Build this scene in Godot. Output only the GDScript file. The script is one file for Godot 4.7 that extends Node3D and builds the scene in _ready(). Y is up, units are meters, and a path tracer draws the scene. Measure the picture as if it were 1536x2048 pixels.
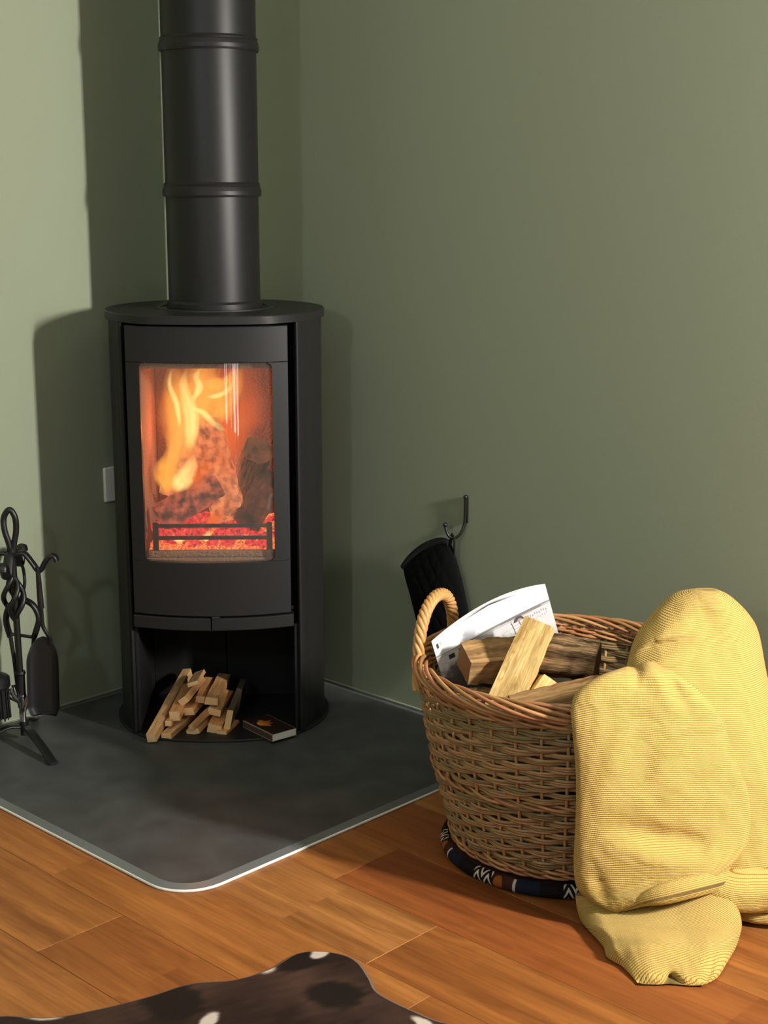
extends Node3D

const BASKET_SPOT := Vector3(1.275, 0.0, 0.338)
const TOOL_SPOT := Vector3(0.12, 0.008, 0.735)
const STOVE_SPOT := Vector3(0.289, 0.0085, 0.306)
const LAMP_LOW := 1.08
const LAMP_HIGH := 1.53
const VIEW_TURN := 0.76445   # the corner is seen on its diagonal; basket and tools are turned likewise

var taken := {}
var M := {}
var rng := RandomNumberGenerator.new()
var noise := FastNoiseLite.new()


# ---------------------------------------------------------------- geometry
class Geo:
	var v := PackedVector3Array()
	var n := PackedVector3Array()
	var uv := PackedVector2Array()
	var col := PackedColorArray()
	var idx := PackedInt32Array()
	var use_col := false

	func settle(fv: int, fi: int) -> void:
		# faces run clockwise seen from outside: turn the piece round if it came out inside out
		var o := v[fv]
		var vol := 0.0
		for i in range(fi, idx.size(), 3):
			vol += (v[idx[i]] - o).dot((v[idx[i + 1]] - o).cross(v[idx[i + 2]] - o))
		if vol > 0.0:
			for i in range(fi, idx.size(), 3):
				var t := idx[i + 1]
				idx[i + 1] = idx[i + 2]
				idx[i + 2] = t
		for i in range(fi, idx.size(), 3):
			var a := v[idx[i]]
			var f := (v[idx[i + 2]] - a).cross(v[idx[i + 1]] - a)
			for k in 3:
				n[idx[i + k]] += f

	func put(p: Vector3, t: Vector2, c := Color.WHITE) -> void:
		v.append(p)
		n.append(Vector3.ZERO)
		uv.append(t)
		col.append(c)

	# rows of points (nu per row, nv rows); wrap_u joins the ends of each row
	func grid(P: PackedVector3Array, nu: int, nv: int, wrap_u: bool, T := PackedVector2Array(), caps := false, C := PackedColorArray(), do_settle := true) -> void:
		var fv := v.size()
		var fi := idx.size()
		for i in P.size():
			put(P[i], T[i] if T.size() else Vector2(float(i % nu) / nu, float(i / nu) / nv), C[i] if C.size() else Color.WHITE)
		var mu := nu if wrap_u else nu - 1
		for j in nv - 1:
			for i in mu:
				var a := fv + j * nu + i
				var b := fv + j * nu + (i + 1) % nu
				idx.append_array([a, b, b + nu, a, b + nu, a + nu])
		if caps:
			for e in 2:
				var row := 0 if e == 0 else nv - 1
				var m := Vector3.ZERO
				for i in nu:
					m += P[row * nu + i]
				var c0 := v.size()
				put(m / nu, Vector2(0.5, 0.5))
				for i in nu:
					var ang := TAU * i / nu
					put(P[row * nu + i], Vector2(0.5 + 0.5 * cos(ang), 0.5 + 0.5 * sin(ang)))
				for i in nu:
					var a := c0 + 1 + i
					var b := c0 + 1 + (i + 1) % nu
					if e == 0:
						idx.append_array([c0, b, a])
					else:
						idx.append_array([c0, a, b])
		if do_settle:
			settle(fv, fi)

	func tube(path: PackedVector3Array, radius, sides := 8, flat := Vector2.ONE, cap := true, uvs := 1.0) -> void:
		var m := path.size()
		var P := PackedVector3Array()
		var T := PackedVector2Array()
		var t0 := (path[1] - path[0]).normalized()
		var up := Vector3.UP if absf(t0.y) < 0.9 else Vector3.RIGHT
		var side := t0.cross(up).normalized()
		var length := 0.0
		for j in m:
			var t := (path[mini(j + 1, m - 1)] - path[maxi(j - 1, 0)]).normalized()
			side = (side - t * side.dot(t)).normalized()
			var nor := side.cross(t)
			if j:
				length += path[j].distance_to(path[j - 1])
			var r: float = radius if radius is float else radius[j]
			for i in sides:
				var a := TAU * i / sides
				P.append(path[j] + (side * cos(a) * flat.x + nor * sin(a) * flat.y) * r)
				T.append(Vector2(length, float(i) / sides * TAU * r) * uvs)
		grid(P, sides, m, true, T, cap)

	func ring(path: PackedVector3Array, r: float, sides := 5) -> void:
		# a closed tube round the y axis
		var m := path.size()
		var P := PackedVector3Array()
		for j in m + 1:
			var c := path[j % m]
			var t := (path[(j + 1) % m] - path[(j + m - 1) % m]).normalized()
			var side := Vector3(c.x, 0, c.z).normalized()
			side = (side - t * side.dot(t)).normalized()
			var nor := side.cross(t)
			for i in sides:
				var a := TAU * i / sides
				P.append(c + side * cos(a) * r + nor * sin(a) * r)
		grid(P, sides, m + 1, true)

	# profile of (radius, height) points; every step is its own strip, so edges stay crisp unless smooth
	func lathe(prof: PackedVector2Array, sides := 48, smooth := false, at := Vector3.ZERO) -> void:
		var fv := v.size()
		var fi := idx.size()
		if smooth:
			var P := PackedVector3Array()
			for p in prof:
				for i in sides:
					var a := TAU * i / sides
					P.append(at + Vector3(p.x * cos(a), p.y, p.x * sin(a)))
			grid(P, sides, prof.size(), true, PackedVector2Array(), false, PackedColorArray(), false)
		else:
			for k in prof.size() - 1:
				var P := PackedVector3Array()
				for p in [prof[k], prof[k + 1]]:
					for i in sides:
						var a := TAU * i / sides
						P.append(at + Vector3(p.x * cos(a), p.y, p.x * sin(a)))
				grid(P, sides, 2, true, PackedVector2Array(), false, PackedColorArray(), false)
		settle(fv, fi)

	func poly(pts: PackedVector3Array) -> void:
		# a flat fan with texture coordinates in metres on its main plane
		var nor := Vector3.ZERO
		for i in range(1, pts.size() - 1):
			nor += (pts[i] - pts[0]).cross(pts[i + 1] - pts[0])
		var ax := nor.abs().max_axis_index()
		var at := v.size()
		for p in pts:
			put(p, Vector2(p.z, p.y) if ax == 0 else Vector2(p.x, p.z) if ax == 1 else Vector2(p.x, p.y))
		for i in range(1, pts.size() - 1):
			idx.append_array([at, at + i, at + i + 1])

	# a chamfered box
	func box(lo: Vector3, hi: Vector3, b := 0.001, xf := Transform3D.IDENTITY) -> void:
		var fv := v.size()
		var fi := idx.size()
		b = minf(b, (hi - lo)[(hi - lo).min_axis_index()] * 0.45)
		var c := (lo + hi) / 2.0
		var h := (hi - lo) / 2.0
		var signs := [-1.0, 1.0]
		for ax in 3:
			var u := (ax + 1) % 3
			var w := (ax + 2) % 3
			for s in signs:
				var f := PackedVector3Array()
				for q in [[-1, -1], [1, -1], [1, 1], [-1, 1]]:
					var p := Vector3.ZERO
					p[ax] = h[ax] * s
					p[u] = (h[u] - b) * q[0]
					p[w] = (h[w] - b) * q[1] * s
					f.append(xf * (c + p))
				poly(f)
			for s in signs:
				for r in signs:
					var f := PackedVector3Array()
					for q in [[0, -1], [1, -1], [1, 1], [0, 1]]:
						var p := Vector3.ZERO
						p[u] = (h[u] - (b if q[0] == 0 else 0.0)) * s
						p[w] = (h[w] - (0.0 if q[0] == 0 else b)) * r
						p[ax] = (h[ax] - b) * q[1] * s * r
						f.append(xf * (c + p))
					poly(f)
		for s in signs:
			for r in signs:
				for t in signs:
					var f := PackedVector3Array()
					var sg := Vector3(s, r, t)
					for k in 3:
						var p := (h - Vector3(b, b, b))
						p[k] = h[k]
						f.append(xf * (c + p * sg))
					if s * r * t < 0:
						f.reverse()
					poly(f)
		settle_pieces(fv, fi)

	func settle_pieces(fv: int, fi: int) -> void:
		# convex piece: every face is turned outwards on its own
		var m := Vector3.ZERO
		for i in range(fv, v.size()):
			m += v[i]
		m /= v.size() - fv
		for i in range(fi, idx.size(), 3):
			var a := v[idx[i]]
			var f := (v[idx[i + 2]] - a).cross(v[idx[i + 1]] - a)
			if f.dot(a - m) < 0:
				var t := idx[i + 1]
				idx[i + 1] = idx[i + 2]
				idx[i + 2] = t
				f = -f
			for k in 3:
				n[idx[i + k]] += f

	# an outline in x, z raised from y0 to y1, with a bevelled upper rim
	func slab(outline: PackedVector2Array, y0: float, y1: float, bevel := 0.0, drop := 0.0, parts := 3) -> void:
		var o := outline
		if Geometry2D.is_polygon_clockwise(o):
			o = o.duplicate()
			o.reverse()
		var inner := o
		var m := o.size()
		if bevel > 0.0:
			inner = PackedVector2Array()
			for i in m:
				var e0 := (o[i] - o[(i + m - 1) % m]).normalized()
				var e1 := (o[(i + 1) % m] - o[i]).normalized()
				var nn := (Vector2(-e0.y, e0.x) + Vector2(-e1.y, e1.x)).normalized()
				inner.append(o[i] + nn * bevel / maxf(0.5, nn.dot(Vector2(-e0.y, e0.x))))
		var fi := idx.size()
		var fv := v.size()
		if parts & 1:
			var at := v.size()
			for p in inner:
				put(Vector3(p.x, y1, p.y), p)
			for t in Geometry2D.triangulate_polygon(inner):
				idx.append(at + t)
			at = v.size()
			for p in o:
				put(Vector3(p.x, y0, p.y), p)
			var tr := Geometry2D.triangulate_polygon(o)
			tr.reverse()
			for t in tr:
				idx.append(at + t)
			# make the top face up
			var a := v[idx[fi]]
			var up := (v[idx[fi + 2]] - a).cross(v[idx[fi + 1]] - a).y > 0
			if not up:
				for i in range(fi, idx.size(), 3):
					var t := idx[i + 1]
					idx[i + 1] = idx[i + 2]
					idx[i + 2] = t
			for i in range(fi, idx.size(), 3):
				var q := v[idx[i]]
				var f := (v[idx[i + 2]] - q).cross(v[idx[i + 1]] - q)
				for k in 3:
					n[idx[i + k]] += f
		if parts & 2:
			fi = idx.size()
			var levels := [[o, y0], [o, y1 - drop]]
			if bevel > 0.0:
				levels.append([inner, y1])
			for l in levels.size() - 1:
				var P := PackedVector3Array()
				for k in 2:
					var ol: PackedVector2Array = levels[l + k][0]
					for p in ol:
						P.append(Vector3(p.x, levels[l + k][1], p.y))
				var s := v.size()
				grid(P, m, 2, true, PackedVector2Array(), false, PackedColorArray(), false)
				# outward: along the outline's right side
				var e := o[1] - o[0]
				var out := Vector3(e.y, 0, -e.x)
				var a := v[idx[fi]]
				var f := (v[idx[fi + 2]] - a).cross(v[idx[fi + 1]] - a)
				var flip := f.dot(out) < 0
				for i in range(fi, idx.size(), 3):
					if flip:
						var t := idx[i + 1]
						idx[i + 1] = idx[i + 2]
						idx[i + 2] = t
					var q := v[idx[i]]
					var g := (v[idx[i + 2]] - q).cross(v[idx[i + 1]] - q)
					for k in 3:
						n[idx[i + k]] += g
				fi = idx.size()

	func mesh() -> ArrayMesh:
		var a := []
		a.resize(Mesh.ARRAY_MAX)
		for i in n.size():
			n[i] = n[i].normalized() if n[i].length_squared() > 1e-24 else Vector3.UP
		a[Mesh.ARRAY_VERTEX] = v
		a[Mesh.ARRAY_NORMAL] = n
		a[Mesh.ARRAY_TEX_UV] = uv
		a[Mesh.ARRAY_INDEX] = idx
		if use_col:
			a[Mesh.ARRAY_COLOR] = col
		var m := ArrayMesh.new()
		m.add_surface_from_arrays(Mesh.PRIMITIVE_TRIANGLES, a)
		return m


static func curve(pts: Array, per := 8) -> PackedVector3Array:
	# a smooth line through the points
	var o := PackedVector3Array()
	var m := pts.size()
	for i in m - 1:
		var a: Vector3 = pts[maxi(i - 1, 0)]
		var b: Vector3 = pts[i]
		var c: Vector3 = pts[i + 1]
		var d: Vector3 = pts[mini(i + 2, m - 1)]
		for k in per:
			o.append(b.cubic_interpolate(c, a, d, float(k) / per))
	o.append(pts[m - 1])
	return o


static func curve2(pts: PackedVector2Array, per := 6, closed := true) -> PackedVector2Array:
	var o := PackedVector2Array()
	var m := pts.size()
	for i in m if closed else m - 1:
		for k in per:
			if closed:
				o.append(pts[i].cubic_interpolate(pts[(i + 1) % m], pts[(i + m - 1) % m], pts[(i + 2) % m], float(k) / per))
			else:
				o.append(pts[i].cubic_interpolate(pts[i + 1], pts[maxi(i - 1, 0)], pts[mini(i + 2, m - 1)], float(k) / per))
	if not closed:
		o.append(pts[m - 1])
	return o


# ---------------------------------------------------------------- naming
func numbered(called: String) -> String:
	var k: int = taken.get(called, 0)
	taken[called] = k + 1
	return called if k == 0 else "%s_%03d" % [called, k]


func tag(o: Node3D, label: String, category: String, group := "") -> Node3D:
	o.set_meta("label", label)
	o.set_meta("category", category)
	if group:
		o.set_meta("group", group)
	return o


func thing(called: String, label: String, category: String, at := Vector3.ZERO, turn := 0.0, group := "") -> Node3D:
	var o := Node3D.new()
	o.name = numbered(called)
	add_child(o)
	o.position = at
	o.rotation.y = turn
	tag(o, label, category, group)
	return o


func part(parent: Node, called: String, g, m: Material, label := "") -> MeshInstance3D:
	var o := MeshInstance3D.new()
	o.name = called
	o.mesh = g.mesh() if g is Geo else g
	o.material_override = m
	parent.add_child(o, true)
	if label:
		o.set_meta("label", label)
	return o


func single(called: String, g, m: Material, label: String, category: String, at := Vector3.ZERO, turn := 0.0, group := "") -> MeshInstance3D:
	var o := part(self, numbered(called), g, m)
	o.position = at
	o.rotation.y = turn
	tag(o, label, category, group)
	return o


func struct(called: String, g, m: Material) -> MeshInstance3D:
	var o := part(self, called, g, m)
	o.set_meta("kind", "structure")
	return o


# ---------------------------------------------------------------- materials
func paint(called: String, c: Color, rough := 0.7, metal := 0.0, spec := 0.5) -> StandardMaterial3D:
	var m := StandardMaterial3D.new()
	m.resource_name = called
	m.albedo_color = c
	m.roughness = rough
	m.metallic = metal
	m.metallic_specular = spec
	M[called] = m
	return m


func relief(m: StandardMaterial3D, freq: float, depth: float, size: float, octaves := 4) -> void:
	var f := FastNoiseLite.new()
	f.noise_type = FastNoiseLite.TYPE_SIMPLEX
	f.frequency = freq
	f.fractal_octaves = octaves
	var t := NoiseTexture2D.new()
	t.width = 256
	t.height = 256
	t.seamless = true
	t.noise = f
	m.heightmap_enabled = true
	m.heightmap_texture = t
	m.heightmap_scale = depth
	m.uv1_triplanar = true
	m.uv1_scale = Vector3.ONE / size


func grain_image(w: int, h: int, dark: Color, light: Color, rings: float, seed_: int, streak := 1.0) -> Image:
	# wood: long soft streaks, fine pores and an arched figure; x runs along the grain
	var im := Image.create(w, h, false, Image.FORMAT_RGB8)
	var a := FastNoiseLite.new()
	a.seed = seed_
	a.frequency = 0.01
	a.fractal_octaves = 4
	for y in h:
		for x in w:
			var u := float(x) / w * 512.0
			var v := float(y) / h * 256.0
			var bend := a.get_noise_2d(u * 0.35, v * 0.9) * 1.6
			var fig := sin((v / 256.0 * rings + bend * 2.2) * TAU)
			var fine := a.get_noise_2d(u * 0.9 + 900.0, v * 14.0)
			var wide := a.get_noise_2d(u * 0.25 - 500.0, v * 2.2)
			var k := clampf(0.52 + 0.12 * fig * (0.4 + bend * bend) + 0.26 * fine * streak + 0.6 * wide, 0.0, 1.0)
			im.set_pixel(x, y, dark.lerp(light, k))
	return im


func tex(im: Image) -> ImageTexture:
	return ImageTexture.create_from_image(im)


func knit_maps() -> Array:
	# rows of small purl bumps, each row half a stitch along from the last
	var w := 128
	var h := 128
	var hi := Image.create(w, h, false, Image.FORMAT_RGB8)
	var al := Image.create(w, h, false, Image.FORMAT_RGB8)
	var f := FastNoiseLite.new()
	f.seed = 5
	f.frequency = 0.09
	for y in h:
		for x in w:
			var row := int(y / 16.0)
			var v := fposmod(y, 16.0) / 16.0
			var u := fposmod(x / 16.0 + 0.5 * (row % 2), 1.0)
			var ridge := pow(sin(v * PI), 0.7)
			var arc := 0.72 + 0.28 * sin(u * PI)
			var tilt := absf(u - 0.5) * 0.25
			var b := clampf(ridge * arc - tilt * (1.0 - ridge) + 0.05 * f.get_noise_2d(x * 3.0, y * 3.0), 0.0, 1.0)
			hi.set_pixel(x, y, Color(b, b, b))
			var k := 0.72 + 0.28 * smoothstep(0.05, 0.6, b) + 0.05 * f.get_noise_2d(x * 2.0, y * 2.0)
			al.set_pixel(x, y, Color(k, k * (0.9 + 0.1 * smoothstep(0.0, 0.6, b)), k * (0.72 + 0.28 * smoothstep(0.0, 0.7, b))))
	return [tex(al), tex(hi)]


func make_materials() -> void:
	var wall := paint("sage_wall_paint", Color(0.54, 0.567, 0.482), 0.85, 0.0, 0.35)
	relief(wall, 0.05, 0.006, 0.12, 3)
	paint("white_paint", Color(0.86, 0.86, 0.83), 0.8)
	paint("sealant", Color(0.6, 0.62, 0.58), 0.6)
	var slate := paint("hearth_slate", Color(0.3, 0.307, 0.303), 0.5, 0.0, 0.4)
	var f := FastNoiseLite.new()
	f.frequency = 0.012
	f.fractal_octaves = 5
	var t := NoiseTexture2D.new()
	t.width = 512
	t.height = 512
	t.seamless = true
	t.noise = f
	var ramp := Gradient.new()
	ramp.set_color(0, Color(0.8, 0.8, 0.8))
	ramp.set_color(1, Color(1, 1, 1))
	t.color_ramp = ramp
	slate.albedo_texture = t
	slate.uv1_triplanar = true
	slate.uv1_scale = Vector3(1.6, 1.6, 1.6)
	paint("hearth_bevel", Color(0.41, 0.42, 0.415), 0.2, 0.0, 0.6)
	paint("hearth_edge", Color(0.9, 0.9, 0.87), 0.35)
	var steel := paint("stove_black", Color(0.12, 0.119, 0.117), 0.46, 0.0, 0.38)
	relief(steel, 0.2, 0.006, 0.03, 2)
	var pipe := paint("pipe_black", Color(0.105, 0.102, 0.1), 0.42, 0.0, 0.38)
	relief(pipe, 0.2, 0.004, 0.03, 2)
	paint("dark_inside", Color(0.1, 0.1, 0.1), 0.75, 0.0, 0.3)
	paint("gap_black", Color(0.05, 0.05, 0.05), 0.8, 0.0, 0.2)
	var glass := paint("stove_glass", Color(0.9, 0.85, 0.8, 0.03), 0.02)
	glass.transparency = BaseMaterial3D.TRANSPARENCY_ALPHA
	var liner := paint("fire_brick", Color(0.45, 0.33, 0.25), 0.9)
	relief(liner, 0.05, 0.3, 0.12)
	paint("iron", Color(0.085, 0.085, 0.088), 0.4, 0.1, 0.5)
	paint("chrome", Color(0.8, 0.8, 0.8), 0.12, 1.0)
	paint("bristle", Color(0.08, 0.08, 0.08), 0.9)
	paint("plastic_white", Color(0.85, 0.85, 0.84), 0.35)
	# oak-look planks in several tones
	var tones := [[Color(0.47, 0.275, 0.125), Color(0.665, 0.43, 0.215)], [Color(0.43, 0.245, 0.11), Color(0.61, 0.375, 0.18)], [Color(0.42, 0.22, 0.1), Color(0.57, 0.325, 0.155)], [Color(0.48, 0.295, 0.14), Color(0.69, 0.465, 0.25)]]
	for k in 4:
		var g := tex(grain_image(512, 256, tones[k][0], tones[k][1], 3.0, 20 + k))
		for j in 3:
			var m := paint("plank_%d_%d" % [k, j], Color.WHITE, 0.42, 0.0, 0.4)
			m.albedo_texture = g
			m.uv1_scale = Vector3(0.9, 3.1, 1)
			m.uv1_offset = Vector3(0.37 * j, 0.29 * j + 0.13 * k, 0)
	# kindling and split logs
	for k in 3:
		var m := paint("kindling_%d" % k, [Color(1, 1, 1), Color(1, 0.93, 0.86), Color(0.93, 0.9, 0.85)][k], 0.75, 0.0, 0.3)
		if k == 0:
			M["kindling_tex"] = tex(grain_image(256, 128, Color(0.7, 0.5, 0.32), Color(0.92, 0.75, 0.55), 4.0, 40))
		m.albedo_texture = M["kindling_tex"]
		m.uv1_scale = Vector3(5, 12, 1)
		m.uv1_offset = Vector3(0.2 * k, 0.3 * k, 0)
	paint("kindling_end", Color(0.9, 0.74, 0.54), 0.8)
	paint("kindling_bark", Color(0.33, 0.27, 0.2), 0.9)
	var split := paint("split_wood", Color.WHITE, 0.8, 0.0, 0.3)
	split.albedo_texture = tex(grain_image(256, 256, Color(0.62, 0.48, 0.27), Color(0.95, 0.83, 0.58), 3.0, 51, 1.2))
	split.uv1_scale = Vector3(4, 9, 1)
	var oldw := paint("weathered_wood", Color.WHITE, 0.9, 0.0, 0.2)
	oldw.albedo_texture = tex(grain_image(256, 256, Color(0.15, 0.115, 0.08), Color(0.6, 0.48, 0.34), 5.0, 61, 1.7))
	oldw.uv1_scale = Vector3(4, 9, 1)
	var tanw := paint("tan_wood", Color.WHITE, 0.85, 0.0, 0.3)
	tanw.albedo_texture = tex(grain_image(256, 256, Color(0.42, 0.31, 0.19), Color(0.72, 0.57, 0.39), 4.0, 71, 1.2))
	tanw.uv1_scale = Vector3(4, 9, 1)
	paint("end_grain", Color(0.5, 0.36, 0.22), 0.9)
	# willow
	var wil := [Color(0.62, 0.5, 0.34), Color(0.54, 0.44, 0.29), Color(0.66, 0.51, 0.35), Color(0.5, 0.43, 0.28)]
	for k in 4:
		paint("willow_%d" % k, wil[k], 0.4, 0.0, 0.5)
	paint("willow_stake", Color(0.68, 0.53, 0.34), 0.42)
	paint("willow_rim_0", Color(0.67, 0.45, 0.29), 0.36)
	paint("willow_rim_1", Color(0.6, 0.43, 0.26), 0.36)
	paint("willow_rim_2", Color(0.72, 0.53, 0.34), 0.36)
	paint("willow_handle", Color(0.76, 0.57, 0.34), 0.4)
	# wool
	var k2 := knit_maps()
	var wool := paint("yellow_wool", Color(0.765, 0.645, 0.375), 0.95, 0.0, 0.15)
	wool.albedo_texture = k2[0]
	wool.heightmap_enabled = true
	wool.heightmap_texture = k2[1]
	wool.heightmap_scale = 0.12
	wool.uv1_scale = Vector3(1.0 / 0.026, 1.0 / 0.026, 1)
	wool.rim_enabled = true
	wool.rim = 0.5
	wool.rim_tint = 0.7
	var mitt := paint("black_cotton", Color(0.085, 0.085, 0.09), 0.95, 0.0, 0.15)
	relief(mitt, 0.3, 0.05, 0.02, 2)
	paint("mitt_binding", Color(0.07, 0.07, 0.075), 0.9)


func _ready() -> void:
	rng.seed = 7
	noise.seed = 3
	noise.frequency = 1.0
	# --- camera
	var cam := Camera3D.new()
	cam.name = "camera"
	cam.fov = 37.693
	cam.near = 0.05
	cam.position = Vector3(2.8126, 1.2, 2.4089)
	cam.rotation = Vector3(-0.21941, VIEW_TURN, 0)
	add_child(cam)
	# --- evening sky outside the patio window, exposure
	var env := Environment.new()
	env.background_mode = Environment.BG_COLOR
	env.background_color = Color(0.95, 0.93, 0.9)
	env.background_energy_multiplier = 12.0
	env.tonemap_mode = Environment.TONE_MAPPER_LINEAR
	env.tonemap_exposure = 1.0
	env.sdfgi_enabled = true
	env.ssao_enabled = true
	env.ssil_enabled = true
	var we := WorldEnvironment.new()
	we.name = "surroundings"
	we.environment = env
	add_child(we)
	make_materials()
	# --- the two lamps of the room, both outside the picture
	column_lamp(Vector3(3.22, 0.0, 0.21), 13.8, Color(1.0, 0.98, 0.95))
	globe_lamp("pendant_lamp", "pendant lamp with a round glass shade under the ceiling, behind the camera", Vector3(1.85, 1.75, 3.1), 0.85, Color(0.92, 0.97, 1.0))
	# --- room
	room()
	hearth()
	# --- things
	stove()
	fire()
	flue()
	basket()
	basket_load()
	blanket()
	mitt()
	fire_tools()
	kindling()
	matchbox()
	socket()
	cowhide()


func column_lamp(at: Vector3, energy: float, c: Color) -> void:
	# a tall floor lamp; its open side faces the stove's corner
	var t := thing("floor_lamp", "tall slim column floor lamp by the right wall, beyond the right edge of the picture", "lamp", at)
	var m := paint("lamp_column_glass", Color(0.9, 0.9, 0.88), 0.4)
	m.emission_enabled = true
	m.emission = c
	m.emission_energy_multiplier = 2.0
	var g := Geo.new()
	g.lathe([Vector2(0.0005, LAMP_LOW), Vector2(0.045, LAMP_LOW), Vector2(0.05, LAMP_LOW + 0.01), Vector2(0.05, LAMP_HIGH - 0.01), Vector2(0.045, LAMP_HIGH), Vector2(0.0005, LAMP_HIGH)], 32)
	part(t, "lamp_shade", g, m)
	g = Geo.new()
	g.lathe([Vector2(0.0005, 0), Vector2(0.13, 0), Vector2(0.13, 0.012), Vector2(0.012, 0.022), Vector2(0.0005, 0.022)], 40)
	part(t, "base", g, M.iron)
	g = Geo.new()
	g.lathe([Vector2(0.0005, 0.02), Vector2(0.012, 0.02), Vector2(0.012, LAMP_LOW), Vector2(0.0005, LAMP_LOW)], 16)
	part(t, "pole", g, M.iron)
	var l := AreaLight3D.new()
	l.name = "floor_lamp_light"
	add_child(l)
	var mid := at + Vector3(0, (LAMP_LOW + LAMP_HIGH) / 2.0, 0)
	var aim := Vector3(-1.0, -0.12, 0.16).normalized()
	l.look_at_from_position(mid + aim * 0.056, mid + aim)
	l.area_size = Vector2(0.09, LAMP_HIGH - LAMP_LOW)
	l.light_energy = energy
	l.light_color = c
	l.area_range = 12.0
	l.area_attenuation = 2.0
	l.shadow_enabled = true


func globe_lamp(called: String, label: String, at: Vector3, energy: float, c: Color) -> void:
	var t := thing(called, label, "lamp", Vector3(at.x, 2.5, at.z))
	var y := at.y - 2.5
	var m := paint(called + "_glass", Color(0.9, 0.9, 0.88), 0.4)
	m.emission_enabled = true
	m.emission = c
	m.emission_energy_multiplier = 2.0
	var g := Geo.new()
	var prof := PackedVector2Array()
	for i in 17:
		prof.append(Vector2(maxf(0.0005, 0.07 * sin(PI * i / 16.0)), y - 0.07 * cos(PI * i / 16.0)))
	g.lathe(prof, 32, true)
	part(t, "lamp_shade", g, m)
	g = Geo.new()
	g.lathe([Vector2(0.0005, y + 0.068), Vector2(0.004, y + 0.068), Vector2(0.004, 0.0), Vector2(0.0005, 0.0)], 10)
	part(t, "cord", g, M.iron)
	var l := OmniLight3D.new()
	l.name = called + "_light"
	l.position = Vector3(0, y, 0)
	l.light_energy = energy
	l.light_color = c
	l.light_size = 0.06
	l.omni_range = 12.0
	l.omni_attenuation = 2.0
	l.shadow_enabled = true
	t.add_child(l)


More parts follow.
